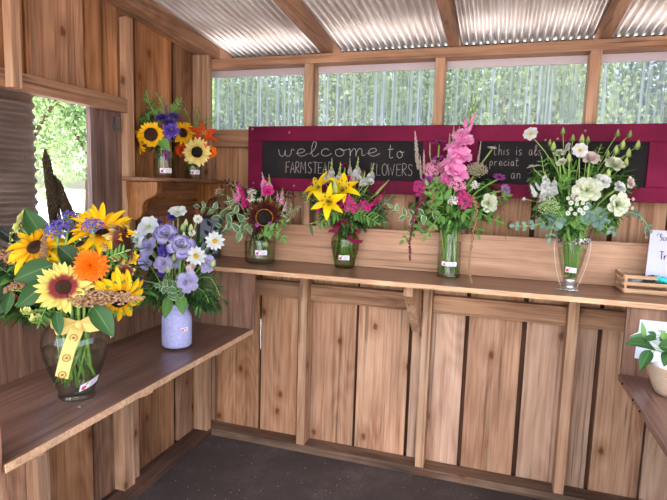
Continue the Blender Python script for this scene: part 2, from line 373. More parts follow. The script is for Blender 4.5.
# ------------------------------------------------------------------ furniture and things on the walls
# corrugated sliding shutter in the opening
sh = empty('corrugated_shutter', (-0.03, -1.5, 0.9), 'grey corrugated metal shutter half across the side opening', 'shutter')
mb = MB(); rows = []
N = int(0.73 / 0.036 * 8)
for i in range(N + 1): rows.append([(0.0065 * math.sin(2 * PI * i / 8), y, 0.73 * i / N) for y in (-0.5, -0.2, 0.2, 0.456)])
mb.grid(rows); mb.build('metal_sheet', 'galvanised_shutter', sh, True)
mb = MB(); mb.box(-0.03, -0.012, 0.40, 0.45, 0.0, 0.725); mb.box(-0.03, -0.012, -0.5, -0.45, 0.0, 0.725); mb.build('batten', 'weathered_board', sh)
for z in (0.13, 0.27, 0.52, 0.68):
    mb = MB(); mb.ball((0.008, 0.41, z), 0.006, 8, 5, sc=(.6, 1, 1)); mb.build('screw', 'steel', sh, True)
mb = MB(); mb.box(0, 0.012, -0.012, 0.012, -0.03, 0.03); mb.box(0.004, 0.018, -0.02, 0.004, -0.012, 0.012); mb.ball((0.014, 0, 0.02), 0.005); mb.ball((0.014, 0, -0.02), 0.005)
o = mb.build('hinge', 'steel', None); o.location = (0.001, -0.685, 1.575); tag(o, 'small steel hinge on the stud beside the side opening', 'hinge')

# left shelf: walnut laminate top, back panel, brackets
ls = empty('side_shelf', (0.0, -1.0, 0.0), 'dark walnut laminate shelf along the left wall, below the opening', 'shelf')
def rel(o, root): o.location = -Vector(root.location); return o
mb = MB(); mb.box(0.046, 0.474, -1.62, -0.391, 0.690, 0.709); rel(mb.build('shelf_top', 'walnut_laminate_y', ls, bevel=0.001), ls)
mb = MB(); mb.box(0.4745, 0.478, -1.62, -0.391, 0.689, 0.710); rel(mb.build('front_edge', 'counter_edge', ls, bevel=0.001), ls)
mb = MB(); mb.box(0.053, 0.060, -1.62, -0.391, 0.710, 0.93); rel(mb.build('back_panel', 'walnut_laminate_z', ls), ls)
for y in (-0.66, -1.10, -1.52):
    mb = MB(); mb.prism([(0.056, 0.689), (0.45, 0.689), (0.45, 0.665), (0.30, 0.605), (0.056, 0.50)], lambda u, v, k: (u, y + 0.036 * k, v)); rel(mb.build('bracket', 'frame_lumber', ls), ls)

# right shelf
rs = empty('side_shelf', (2.2, -1.0, 0.0), 'dark walnut laminate shelf by the basket, under the counter end', 'shelf')
mb = MB(); mb.hexa([(1.948, -1.75, 0.690), (2.44, -1.75, 0.690), (2.44, -0.391, 0.690), (1.948, -0.391, 0.690), (1.948, -1.75, 0.709), (2.44, -1.75, 0.709), (2.44, -0.391, 0.709), (1.948, -0.391, 0.709)]); rel(mb.build('shelf_top', 'walnut_laminate_y', rs, bevel=0.001), rs)
mb = MB(); mb.box(1.944, 1.9475, -1.75, -0.391, 0.689, 0.710); rel(mb.build('front_edge', 'walnut_laminate_y', rs), rs)
for k, y in enumerate((-0.47, -0.62, -0.71)):
    mb = MB(); mb.ball((1.943, y, 0.700), 0.0042, 6, 4); rel(mb.build('screw', 'black_iron', rs), rs)

# laminate end panels under the counter
mb = MB(); mb.box(0.062, 0.478, -0.390, -0.372, 0.690, 0.965); tag(mb.build('end_panel', 'walnut_laminate_z'), 'brown striped laminate panel between left shelf and counter', 'panel')
mb = MB(); mb.box(1.952, 2.44, -0.390, -0.372, 0.690, 0.965); tag(mb.build('end_panel', 'walnut_laminate_z'), 'brown laminate panel behind the basket, white notice on it', 'panel')

# long counter along the back wall
ct = empty('counter', (1.2, -0.2, 0.0), 'long brown counter shelf on the back wall holding the bouquets', 'counter')
mb = MB(); mb.box(0.005, 2.44, -0.428, -0.092, 0.967, 0.985); rel(mb.build('counter_top', 'counter_veneer', ct, bevel=0.001), ct)
mb = MB(); mb.box(0.005, 2.44, -0.432, -0.4285, 0.9665, 0.9855); rel(mb.build('front_edge', 'counter_edge', ct), ct)
mb = MB(); mb.box(0.09, 2.20, -0.112, -0.094, 0.986, 1.166); rel(mb.build('backsplash', 'oak_backsplash', ct, bevel=0.002), ct)
mb = MB(); mb.prism([(-0.092, 0.966), (-0.37, 0.966), (-0.37, 0.918), (-0.30, 0.87), (-0.092, 0.70)], lambda u, v, k: (1.142 + 0.038 * k, u, v)); rel(mb.build('bracket', 'frame_lumber', ct, bevel=0.001), ct)

# small wall shelf with scrolled bracket on the left wall
ws = empty('wall_shelf', (0.0, -0.35, 1.37), 'small dark walnut wall shelf with scrolled bracket, upper left corner', 'shelf')
poly = [(0.036, -0.70), (0.09, -0.70), (0.135, -0.685), (0.17, -0.65), (0.19, -0.60), (0.195, -0.54), (0.195, -0.14), (0.036, -0.14)]
mb = MB(); mb.prism(poly, lambda u, v, k: (u, v, 1.352 + 0.017 * k)); rel(mb.build('shelf_board', 'shelf_walnut', ws, bevel=0.004), ws)
pr = [(0.0, 0.0), (0.15, 0.0), (0.152, -0.02), (0.148, -0.04), (0.138, -0.055), (0.12, -0.065), (0.1, -0.072), (0.085, -0.085), (0.077, -0.105), (0.077, -0.125), (0.07, -0.143), (0.055, -0.155), (0.03, -0.16), (0.012, -0.152), (0.004, -0.135), (0.008, -0.11), (0.006, -0.08), (-0.0, -0.05)]
for y in (-0.675, -0.19):
    mb = MB(); mb.prism(pr, lambda u, v, k: (u + 0.037, y + 0.03 * k, 1.351 + v)); rel(mb.build('bracket', 'bracket_walnut', ws, bevel=0.003), ws)
mb = MB(); mb.box(0.037, 0.055, -0.644, -0.192, 1.20, 1.35); mb.box(0.055, 0.065, -0.644, -0.192, 1.262, 1.276); rel(mb.build('back_board', 'shelf_walnut', ws), ws)
for k in range(4):
    mb = MB(); mb.ball((0.069, -0.55 + 0.1 * k, 1.285), 0.007, 8, 5); rel(mb.build('peg', 'bracket_walnut', ws, True), ws)

# ------------------------------------------------------------------ hand lettering: single strokes drawn as thin raised chalk or ink lines
GL = {
 'w': [[(0,.5),(.05,.1),(.14,0),(.22,.12),(.26,.45),(.26,.12),(.36,0),(.46,.12),(.5,.5),(.6,.42)]],
 'e': [[(0,.2),(.2,.24),(.32,.38),(.24,.52),(.1,.46),(.05,.22),(.14,.03),(.28,.03),(.44,.2)]],
 'l': [[(0,.15),(.18,.5),(.24,.95),(.14,.98),(.08,.6),(.1,.1),(.2,0),(.34,.2)]],
 'c': [[(.32,.42),(.22,.52),(.08,.4),(.06,.16),(.16,.02),(.3,.06),(.42,.2)]],
 'o': [[(.2,.52),(.06,.38),(.08,.1),(.2,.0),(.34,.12),(.34,.4),(.22,.52),(.3,.4),(.46,.46)]],
 'm': [[(0,.45),(.06,.5),(.08,.0),(.1,.3),(.2,.52),(.27,.4),(.28,0),(.3,.3),(.4,.52),(.48,.4),(.49,.06),(.6,.12)]],
 't': [[(.14,.95),(.12,.12),(.2,0),(.32,.06)],[(0,.6),(.32,.64)]],
 'h': [[(.06,1),(.06,0)],[(.06,.35),(.2,.52),(.3,.42),(.32,0)]],
 'i': [[(.06,.5),(.06,0)],[(.06,.7),(.07,.74)]],
 's': [[(.28,.46),(.16,.53),(.06,.42),(.14,.28),(.26,.18),(.2,.02),(.04,.05)]],
 'a': [[(.3,.45),(.16,.52),(.05,.3),(.08,.05),(.2,.03),(.3,.3),(.31,.48),(.32,.06),(.4,.03)]],
 'p': [[(.05,.5),(.05,-.4)],[(.05,.4),(.2,.52),(.32,.36),(.26,.08),(.06,.06)]],
 'r': [[(.05,.5),(.06,0)],[(.06,.3),(.18,.5),(.3,.48)]],
 'd': [[(.3,.42),(.16,.5),(.05,.28),(.1,.03),(.24,.05),(.32,.3)],[(.33,1),(.33,0)]],
 'n': [[(.05,.5),(.06,0)],[(.06,.32),(.2,.52),(.3,.4),(.32,0)]],
 'F': [[(.05,0),(.05,1),(.42,1)],[(.05,.55),(.34,.55)]],
 'A': [[(0,0),(.2,1),(.42,0)],[(.07,.36),(.34,.36)]],
 'R': [[(.04,0),(.05,1),(.3,.96),(.36,.74),(.26,.55),(.06,.5),(.4,0)]],
 'M': [[(.02,0),(.08,1),(.28,.35),(.48,1),(.54,0)]],
 'S': [[(.36,.86),(.22,1),(.06,.86),(.1,.62),(.3,.44),(.36,.2),(.2,0),(.03,.12)]],
 'T': [[(0,1),(.46,1)],[(.23,1),(.23,0)]],
 'E': [[(.4,1),(.05,1),(.05,0),(.4,0)],[(.05,.52),(.34,.52)]],
 'D': [[(.05,0),(.05,1),(.3,.86),(.4,.5),(.3,.14),(.05,0)]],
 'L': [[(.05,1),(.05,0),(.38,0)]],
 'O': [[(.24,1),(.06,.8),(.03,.4),(.16,.04),(.34,.04),(.46,.4),(.42,.82),(.24,1)]],
 'W': [[(0,1),(.12,0),(.28,.7),(.42,0),(.58,1)]],
}
ADV = {'w': .6, 'm': .6, 'i': .2, 'M': .68, 'W': .68, 'l': .32, ' ': .4}
def smooth_pts(p, sub=4):
    if len(p) < 3: return [Vector(q) for q in p]
    p = [Vector(q) for q in p]; out = []
    for i in range(len(p) - 1):
        a, b, c, d = p[max(i-1, 0)], p[i], p[i+1], p[min(i+2, len(p)-1)]
        for k in range(sub):
            t = k / sub; out.append(0.5 * ((2*b) + (c-a)*t + (2*a-5*b+4*c-d)*t*t + (3*b-a-3*c+d)*t**3))
    out.append(p[-1]); return out
def write(mb, text, x, z, y, h, adv=1.0, rad=0.0014, slope=0.0, curve=True, place=None, seed=1):
    rg = random.Random(seed); u = x
    for ch in text:
        for st in GL.get(ch, []):
            pts = [(q[0], q[1] * (1 + rg.uniform(-.04, .04))) for q in st]
            pts = smooth_pts([(q[0], q[1], 0) for q in pts]) if (curve and ch.islower() or ch in 'SODR') else [Vector((q[0], q[1], 0)) for q in pts]
            P = [(u + q[0] * h * adv, y, z + q[1] * h + slope * (u - x + q[0] * h)) for q in pts]
            if place: P = [place(q) for q in P]
            mb.tube(P, rad, 5)
        u += (ADV.get(ch, .44) + 0.06) * h * adv
    return u

# ------------------------------------------------------------------ burgundy chalkboard: an old door hung sideways
def sign_mat():
    s = NT('burgundy_paint'); tc = s.n('TexCoord'); a = s.n('TexNoise'); s.l(tc.outputs['Object'], a.inputs['Vector']); a.inputs['Scale'].default_value = 5; a.inputs['Detail'].default_value = 6
    v = s.n('TexVoronoi'); s.l(tc.outputs['Object'], v.inputs['Vector']); v.inputs['Scale'].default_value = 9
    c = s.ramp([(0.3, '5a0c2c'), (0.6, '74123a'), (0.8, '882048')], a.outputs['Fac'])
    c = s.mix(s.ramp([(0.03, 0.8), (0.05, 0.0)], v.outputs['Distance']), c, 'b8a098')
    M['burgundy_paint'] = s.principled(c, 0.6, spec=.12)
    s = NT('chalkboard_black'); tc = s.n('TexCoord'); a = s.n('TexNoise'); s.l(tc.outputs['Object'], a.inputs['Vector']); a.inputs['Scale'].default_value = 7; a.inputs['Detail'].default_value = 5
    M['chalkboard_black'] = s.principled(s.ramp([(0.3, '1b181b'), (0.6, '242023'), (0.85, '332d2f')], a.outputs['Fac']), 0.8, spec=.2)
sign_mat()
plain('chalk', 'b8aeac', 0.9)
sg = empty('chalkboard_sign', (1.2, -0.092, 1.34), 'long burgundy framed black chalkboard with chalk writing, on the back wall', 'sign')
Y0, Y1 = -0.122, -0.092
SX0, SX1, PX = 0.304, 2.28, ((0.377, 1.155), (1.39, 2.032))
for (a, b, c, d) in ((SX0, SX1, 1.563, 1.633), (SX0, SX1, 1.328, 1.388)):
    mb = MB(); mb.box(a, b, Y0, Y1, c, d); rel(mb.build('frame_rail', 'burgundy_paint', sg, bevel=0.003), sg)
for (a, b) in ((SX0, PX[0][0]), (PX[0][1], PX[1][0]), (PX[1][1], SX1)):
    mb = MB(); mb.box(a, b, Y0 + .0005, Y1, 1.388, 1.563); rel(mb.build('frame_stile', 'burgundy_paint', sg, bevel=0.002), sg)
for (a, b) in PX:
    mb = MB(); mb.box(a - .002, b + .002, Y0 + 0.012, Y1 - 0.004, 1.386, 1.565); rel(mb.build('chalk_panel', 'chalkboard_black', sg), sg)
mb = MB(); yy = Y0 + 0.0105
write(mb, 'welcome', 0.462, 1.492, yy, 0.066, 2.08, 0.0013, 0.01, seed=3); rel(mb.build('chalk_lettering', 'chalk', sg), sg); mb = MB(); write(mb, 'to', 0.997, 1.490, yy, 0.060, 1.3, 0.0013, 0.0, seed=5); rel(mb.build('chalk_lettering', 'chalk', sg), sg); mb = MB()
write(mb, 'FARMSTEAD', 0.500, 1.414, yy, 0.052, 0.98, 0.0012, 0.0, seed=7); rel(mb.build('chalk_lettering', 'chalk', sg), sg); mb = MB(); write(mb, 'FLOWERS', 0.920, 1.412, yy, 0.052, 1.02, 0.0010, 0.0, seed=8)
rel(mb.build('chalk_lettering', 'chalk', sg), sg)
mb = MB()
write(mb, 'this is als', 1.452, 1.508, yy, 0.042, 0.98, 0.0009, 0.0, seed=9); rel(mb.build('chalk_lettering', 'chalk', sg), sg); mb = MB(); write(mb, 'preciat', 1.44, 1.463, yy, 0.036, 1.05, 0.0009, 0.0, seed=11); rel(mb.build('chalk_lettering', 'chalk', sg), sg); mb = MB(); write(mb, 'an', 1.53, 1.410, yy, 0.044, 1.0, 0.0009, 0.02, seed=12)
rel(mb.build('chalk_lettering', 'chalk', sg), sg)
for x, z in ((0.52, 1.603), (1.80, 1.606), (0.55, 1.352), (0.335, 1.36), (1.27, 1.345), (0.327, 1.62)):
    mb = MB(); mb.ball((x, Y0 - .0005, z), 0.0055, 8, 4, sc=(1, .4, 1)); rel(mb.build('screw', 'steel', sg, True), sg)

# ------------------------------------------------------------------ small things: frame, crate, cards
plain('black_frame', '1b1c22', 0.4); plain('frame_print_paper', '7f8496', 0.6); plain('print_ink', '23252e', 0.7)
pf = empty('picture_frame', (0.118, -0.175, 0.986), 'black framed grey leaf print behind the white-daisy bouquet', 'picture frame')
pf.rotation_euler = (math.radians(-9), 0, math.radians(14))
w, h = 0.062, 0.205
mb = MB()
for a, b, c, d in ((-w, w, 0, .016), (-w, w, h-.016, h), (-w, -w+.014, .016, h-.016), (w-.014, w, .016, h-.016)): mb.box(a, b, -.012, 0, c, d)
mb.build('frame', 'black_frame', pf, bevel=0.002)
mb = MB(); mb.box(-w+.013, w-.013, -.005, -.001, .015, h-.015); mb.build('print', 'frame_print_paper', pf)
mb = MB(); mb.tube([(-.02, -.0065, .03), (0, -.0065, .08), (.012, -.0065, .17)], .0018, 5)
for k, (x, z, a) in enumerate(((-.014, .075, 2.5), (.022, .095, .5), (-.008, .115, 2.4), (.026, .14, .6), (.0, .16, 2.2))):
    mb.M = Matrix.Translation((x, -.0065, z)) @ Matrix.Rotation(PI/2, 4, 'X') @ Matrix.Rotation(a, 4, 'Z'); mb.petal(0, .036, .02, 'leaf', 0, 0, -.008); mb.M = None
mb.build('leaf_motif', 'print_ink', pf)

plain('card_white', 'bcbcd6', 0.5); plain('ink', '1c1a22', 0.8); plain('notice_white', 'c6ccd8', 0.6); plain('notice_ink', '6f6684', 0.8)
cr = empty('wooden_crate', (2.093, -0.19, 0.986), 'small slatted wooden crate of scrunchies on the counter end', 'crate'); cr.rotation_euler = (0, 0, math.radians(1))
W, Dp, Hc = 0.135, 0.072, 0.076
for s_, nm in ((-1, 'front_slats'), (1, 'back_slats')):
    for k in range(3):
        mb = MB(); mb.box(-W, W, s_*Dp - .003, s_*Dp + .003, .006 + k*.026, .019 + k*.026); mb.build('slat', 'crate_pine', cr, bevel=.001)
for s_ in (-1, 1):
    for k in range(3):
        mb = MB(); mb.box(s_*W - .003, s_*W + .003, -Dp + .0035, Dp - .0035, .006 + k*.026, .019 + k*.026); mb.build('slat', 'crate_pine', cr, bevel=.001)
    for t in (-1, 1):
        mb = MB(); mb.box(s_*(W - .004) - .009, s_*(W - .004) + .0005, t*(Dp - .0035) - .006, t*(Dp - .0035), .001, Hc - .004) if s_ > 0 else mb.box(-W + .0035, -W + .013, t*(Dp-.0035) - .006*(t > 0), t*(Dp-.0035) + .006*(t < 0), .001, Hc - .004); mb.build('corner_block', 'crate_pine', cr)
mb = MB(); mb.box(-W + .004, W - .004, -Dp + .004, Dp - .004, .001, .004); mb.build('bottom', 'crate_pine', cr)
for k, (x, y, z, col, what) in enumerate(((-.085, -.035, .040, '6d7078', 'grey scrunchie at the near left of the crate'), (-.04, -.03, .047, '2a2426', 'black scrunchie in the crate, beside the turquoise one'), (.005, -.045, .050, '35c4c8', 'turquoise scrunchie on top in the crate'), (.02, .01, .036, 'a9adb8', 'pale grey scrunchie low in the crate behind the turquoise one'), (.055, -.03, .046, 'c9834a', 'orange-tan scrunchie at the right in the crate'))):
    plain('scrunchie_cloth_%d' % k, col, 0.85); mb = MB(); R, r0 = .019, .010; rg = random.Random(k); rows = []
    for i in range(28):
        a = 2*PI*i/28; rr = r0 * (1 + .28 * math.sin(9*a) + rg.uniform(-.1, .1)); rows.append([((R + rr*math.cos(b))*math.cos(a), (R + rr*math.cos(b))*math.sin(a), rr*math.sin(b)) for b in [2*PI*j/8 for j in range(8)]])
    rows.append(rows[0]); mb.grid(rows, 0, True); o = mb.build('scrunchie', 'scrunchie_cloth_%d' % k, None, True)
    o.matrix_world = Matrix.Translation(cr.location) @ cr.rotation_euler.to_matrix().to_4x4() @ Matrix.Translation((x - .01, y - .012, z + .008)) @ Euler((rng.uniform(-.6, .6), rng.uniform(-.5, .5), 0)).to_matrix().to_4x4()
    tag(o, what, 'scrunchie', 'scrunchies in the wooden crate')
# card standing in the crate
cd = empty('price_card', (2.073, -0.220, 1.077), 'white card with black handwriting standing in the wooden crate', 'card'); cd.rotation_euler = (math.radians(-6), 0, math.radians(-2))
mb = MB(); mb.prism([(-.035, -.045), (.10, -.045), (.10, .150), (-.028, .150)], lambda u, v, k: (u, -.0008 + .0016*k, v)); mb.build('card_sheet', 'card_white', cd)
mb = MB(); write(mb, 'Scr', .004, .112, -.002, .024, 0.8, .0011, seed=2); mb.build('handwriting', 'ink', cd); mb = MB(); write(mb, 'Tra', .008, .042, -.002, .030, 0.9, .0016, -.1, seed=4)
mb.build('handwriting', 'ink', cd); mb = MB(); mb.tube([(-.006, -.002, .128), (-.002, -.002, .138), (.006, -.002, .134), (.004, -.002, .124), (.012, -.002, .130)], .0009, 5); mb.build('drawn_mark', 'ink', cd)
# notice on the right end panel
nt = empty('notice_paper', (2.055, -0.3915, 0.775), 'white paper notice with small text on the panel behind the basket', 'notice')
mb = MB(); mb.prism([(-.066, .0), (.16, .0), (.16, .142), (-.060, .142)], lambda u, v, k: (u, -.002 + .0015*k, v)); mb.build('paper_sheet', 'notice_white', nt)
mb = MB(); rg = random.Random(5)
for zz, x0, x1, t in ((.108, .0, .06, .0018), (.092, -.015, .08, .0012), (.084, -.012, .08, .0012), (.028, -.03, .05, .0010)):
    x = x0
    while x < x1: l = rg.uniform(.004, .012); mb.box(x, x + l, -.0028, -.0021, zz - t, zz + t); x += l + .003
mb.build('printed_lines', 'notice_ink', nt)

# ------------------------------------------------------------------ plant materials
def petal_mat(name, stops, rough=0.55, veins=0.1, trans=0.25):
    """petal colour runs from base (0) to tip (1)"""
    s = NT(name); uv = s.n('UVMap'); sp = s.n('SeparateXYZ'); s.l(uv.outputs[0], sp.inputs[0])
    geo = s.n('NewGeometry'); c = s.ramp(stops, sp.outputs[1])
    wv = s.math('SINE', s.math('MULTIPLY', sp.outputs[0], 38.0)); k = s.math('ADD', s.math('MULTIPLY', wv, veins), s.math('ADD', s.math('MULTIPLY', geo.outputs['Random Per Island'], 0.24), 0.88))
    hs = s.n('HueSaturation'); s.l(c, hs.inputs['Color']); s.l(k, hs.inputs['Value'])
    p = s.n('BsdfPrincipled'); p.inputs['Roughness'].default_value = rough; p.inputs['Specular IOR Level'].default_value = 0.25; s.l(hs.outputs[0], p.inputs['Base Color'])
    if trans:
        t = s.n('BsdfTranslucent'); s.l(hs.outputs[0], t.inputs[0]); m = s.n('MixShader'); m.inputs[0].default_value = trans
        s.l(p.outputs[0], m.inputs[1]); s.l(t.outputs[0], m.inputs[2]); s.l(m.outputs[0], s.out.inputs[0])
    else: s.l(p.outputs[0], s.out.inputs[0])
    M[name] = s.m
def flat2(name, a, b=None, **kw): petal_mat(name, [(0.0, a), (1.0, b or a)], **kw)
def leaf_mat(name, a, b, edge=None, rough=0.5):
    s = NT(name); uv = s.n('UVMap'); sp = s.n('SeparateXYZ'); s.l(uv.outputs[0], sp.inputs[0]); geo = s.n('NewGeometry')
    c = s.mix(geo.outputs['Random Per Island'], a, b)
    d = s.math('ABSOLUTE', s.math('SUBTRACT', sp.outputs[0], 0.5))
    mid = s.ramp([(0.01, 0.28), (0.05, 0.0)], d); c = s.mix(mid, c, '9ab872')
    vein = s.math('SINE', s.math('MULTIPLY', s.math('SUBTRACT', sp.outputs[1], d), 50.0)); hs = s.n('HueSaturation'); s.l(c, hs.inputs['Color']); s.l(s.math('ADD', s.math('MULTIPLY', vein, 0.08), 1.0), hs.inputs['Value']); c = hs.outputs[0]
    if edge: c = s.mix(s.ramp([(0.36, 0.0), (0.42, 1.0)], d), c, edge)
    p = s.n('BsdfPrincipled'); p.inputs['Roughness'].default_value = rough; p.inputs['Specular IOR Level'].default_value = 0.35; s.l(c, p.inputs['Base Color'])
    t = s.n('BsdfTranslucent'); s.l(c, t.inputs[0]); m = s.n('MixShader'); m.inputs[0].default_value = 0.2
    s.l(p.outputs[0], m.inputs[1]); s.l(t.outputs[0], m.inputs[2]); s.l(m.outputs[0], s.out.inputs[0]); M[name] = s.m
leaf_mat('leaf_dark', '284a22', '3e6a34'); leaf_mat('leaf_mid', '4a7a34', '6c9c48'); leaf_mat('leaf_fresh', '5a8640', '7aa654'); leaf_mat('leaf_deep', '22361f', '34522c')
leaf_mat('leaf_variegated', '52784e', '6a9160', 'dfe8cf'); leaf_mat('leaf_silver', '5c7a6e', '7d998c', rough=0.7); leaf_mat('leaf_burgundy', '3a1520', '57202e'); leaf_mat('leaf_black', '17191a', '23272a')
flat2('stem_green', '84ac54', 'a4c870', veins=0); flat2('stem_dark', '4a6a34', '5c7e40', veins=0); flat2('stem_magenta', 'a8388f', 'b95bb0', veins=0); flat2('stem_purple', '7a4fb0', '8d63c4', veins=0); flat2('stem_burgundy', '6d1c34', '6d1c34', veins=0)
petal_mat('pet_sunflower', [(0.0, 'd08808'), (0.35, 'fdbe10'), (1.0, 'ffd41e')]); petal_mat('pet_gold', [(0.0, 'd8980a'), (0.4, 'f8c010'), (1.0, 'ffda2a')])
petal_mat('pet_cream_ring', [(0.0, '8a2f35'), (0.30, '9c3f3f'), (0.48, 'e6d26a'), (1.0, 'fff08c')]); petal_mat('pet_cream', [(0.0, 'd8b44c'), (0.4, 'f3dd86'), (1.0, 'fbedab')])
petal_mat('pet_bicolor', [(0.0, '5c1a22'), (0.55, '7e3a3c'), (0.75, 'cfae6a'), (1.0, 'efe29a')]); petal_mat('pet_mahogany', [(0.0, '2a0808'), (0.65, '46100c'), (0.9, '7a3014'), (1.0, 'a85a20')])
petal_mat('pet_lime', [(0.0, 'b4bf58'), (1.0, 'e9e79a')]); petal_mat('pet_lily', [(0.0, 'c4a012'), (0.3, 'fbd000'), (1.0, 'ffe21c')]); petal_mat('pet_orange_lily', [(0.0, 'f0a038'), (0.3, 'e8591c'), (1.0, 'd8421c')])
petal_mat('pet_orange', [(0.0, 'd85a04'), (1.0, 'ff8410')]); petal_mat('pet_redorange', [(0.0, 'b83408'), (1.0, 'f0601c')])
petal_mat('pet_lisi_purple', [(0.0, 'e6e4e8'), (0.68, 'd2cce8'), (0.88, '9488cc'), (1.0, '7464b8')]); petal_mat('pet_lisi_lilac', [(0.0, 'e0dcea'), (0.5, 'ccc4e6'), (1.0, 'b6acdc')]); petal_mat('pet_violet', [(0.0, '3c2a80'), (1.0, '5a46a4')])
petal_mat('pet_white', [(0.0, 'c2ccaa'), (0.3, 'd6d8d4'), (1.0, 'e2e4e6')], veins=0.05); petal_mat('pet_lisi_cream', [(0.0, '88a858'), (0.3, 'bccc94'), (0.65, 'd8dfc2'), (1.0, 'e2e3d6')], veins=0.05); petal_mat('pet_blush', [(0.0, 'dcd0b8'), (0.5, 'eadcd8'), (1.0, 'e8ccd0')], veins=0.04)
petal_mat('pet_aster', [(0.0, '3a2870'), (0.6, '5640a4'), (1.0, '7c66c8')]); petal_mat('pet_pink', [(0.0, 'e45aae'), (0.35, 'f48cca'), (1.0, 'fcb4e0')]); petal_mat('pet_magenta', [(0.0, 'a00e58'), (0.6, 'd41c80'), (1.0, 'ea4a9c')])
petal_mat('pet_plum', [(0.0, '5c0e3e'), (1.0, '9c2468')]); petal_mat('pet_mauve', [(0.0, '7c2880'), (1.0, 'c060b8')]); petal_mat('pet_lilac', [(0.0, '9a60b8'), (1.0, 'c89ade')]); petal_mat('pet_softpink', [(0.0, 'e8a8c0'), (1.0, 'f4c4d8')])
flat2('seed_brown', '2c1710', '4a2c1a', veins=0); flat2('seed_black', '15100d', '241813', veins=0); flat2('ring_orange', 'b8741c', 'd88a24', veins=0); flat2('pollen', 'e0a010', 'f0b820', veins=0); flat2('anther', '7a3c10', '94500f', veins=0)
flat2('bud_green', 'a8c07c', 'd6e0b0', veins=0); flat2('bud_lime', 'a8bc68', 'c8d48c', veins=0); flat2('bud_fresh', '7a9c50', '9cb86c', veins=0); flat2('statice', '5a44a0', '8872c8', veins=0); flat2('tan_plume', 'a67a58', 'cba482', veins=0); flat2('millet', '2a211a', '57452f', veins=0); flat2('amaranth_red', '6e2838', '96485a', veins=0)
flat2('veronica', 'b8aca0', 'ddd2c6', veins=0); flat2('umbel', 'b09a90', 'd8c4b8', veins=0); flat2('sedum', 'a9c48a', 'cfe0b4', veins=0); flat2('white_bits', 'd8d8cc', 'eeeee8', veins=0); flat2('pink_bits', 'd878a8', 'f0b0cc', veins=0); flat2('magenta_bits', 'b41c70', 'e0489a', veins=0)

# ------------------------------------------------------------------ blooms: unit diameter, facing +Z; each returns (part, mesh) pairs, cached
CACHE = {}
def kind(fn):
    def get(*a, **kw):
        k = str((fn.__name__, a, sorted(kw.items())))
        if k not in CACHE: CACHE[k] = fn(random.Random(sum(map(ord, k))), *a, **kw)
        return CACHE[k]
    return get
def dome(mb, R, H, n, r, rg, mi=0, z0=0.0, seg=(5, 3)):
    for k in range(n):
        q = (k + .5) / n; rr = R * math.sqrt(q); a = k * 2.39996; mb.ball((rr*math.cos(a), rr*math.sin(a), z0 + H * (1 - q)), r * rg.uniform(.8, 1.2), seg[0], seg[1], mi)
@kind
def sunflower(rg, pet, seed, n=17, disc=0.42, droop=0.0, ring=None, W=0.15):
    mb = MB(); R = disc / 2
    for row, (t0, t1, k0) in enumerate(((0.30, -0.12, 0.0), (0.1, -0.3, 0.5))):
        for k in range(n):
            mb.petal(2*PI*(k + k0)/n + rg.uniform(-.1, .1), (0.54 - R*.8) * rg.uniform(.72, 1.16), W * rg.uniform(.85, 1.15), 'lance', t0 - droop + rg.uniform(-.25, .3), t1 - droop*1.6 + rg.uniform(-.6, .5), R*.8, -.01*row, .4, .05, 6, 4, 0, rg.uniform(0, 6))
    out = [('petals', mb.data('petals', [pet]))]
    mb = MB(); mb.ball((0, 0, 0), R, 18, 6, 0, (1, 1, .28)); dome(mb, R*.97, R*.27, 130, R*.085, rg)
    out.append(('seed_head', mb.data('seed_head', [seed])))
    if ring:
        mb = MB(); dome(mb, R*1.02, 0, 1, .001, rg)
        for k in range(44): a = 2*PI*k/44; mb.ball((R*1.0*math.cos(a), R*1.0*math.sin(a), .025), R*.09, 5, 3)
        out.append(('pollen_ring', mb.data('pollen_ring', [ring])))
    mb = MB()
    for k in range(14): mb.petal(2*PI*k/14, .3, .11, 'leaf', .0, .5, R*.5, -.06, .2, 0, 3, 2)
    mb.ball((0, 0, -.04), R*.75, 10, 4, 0, (1, 1, .3)); out.append(('sepals', mb.data('sepals', ['leaf_mid'])))
    return out
@kind
def lily(rg, pet):
    mb = MB()
    for k in range(6): mb.petal(2*PI*k/6 + rg.uniform(-.1, .1), .62, .24 if k % 2 else .19, 'leaf', 1.15, -.5 + rg.uniform(-.2, .2), .03, 0, .25, .015, 8, 4)
    out = [('petals', mb.data('petals', [pet]))]
    mb = MB()
    for k in range(6):
        a = 2*PI*k/6 + .5; p = [(.02*math.cos(a), .02*math.sin(a), .05), (.05*math.cos(a), .05*math.sin(a), .25), (.13*math.cos(a), .13*math.sin(a), .40)]; mb.tube(p, .008, 4, 1); mb.ball(p[2], .028, 6, 4, 0, (1.4, .6, .6))
    out.append(('stamens', mb.data('stamens', ['anther', 'bud_lime']))); return out
@kind
def lisianthus(rg, pet, var=0):
    mb = MB()
    for ring, (n, r0, L, W, t0, t1) in enumerate(((6, .05, .47, .44, .55, -.25), (5, .04, .42, .40, .95, .1), (5, .03, .36, .34, 1.25, .55), (4, .02, .28, .24, 1.4, 1.0))):
        for k in range(n): mb.petal(2*PI*(k + ring*.4 + var*.2)/n + rg.uniform(-.15, .15), L*rg.uniform(.9, 1.1), W, 'wide', t0 + rg.uniform(-.1, .1), t1 + rg.uniform(-.3, .3), r0, .02*ring, .25, .05, 6, 6, 0, rg.uniform(0, 6))
    out = [('petals', mb.data('petals', [pet]))]
    mb = MB(); dome(mb, .05, .05, 9, .022, rg, z0=.16); out.append(('center', mb.data('center', ['bud_lime'])))
    mb = MB()
    for k in range(5): mb.petal(2*PI*k/5, .3, .07, 'lance', -.2, .9, .03, -.08, .2, 0, 4, 2)
    out.append(('sepals', mb.data('sepals', ['leaf_fresh']))); return out
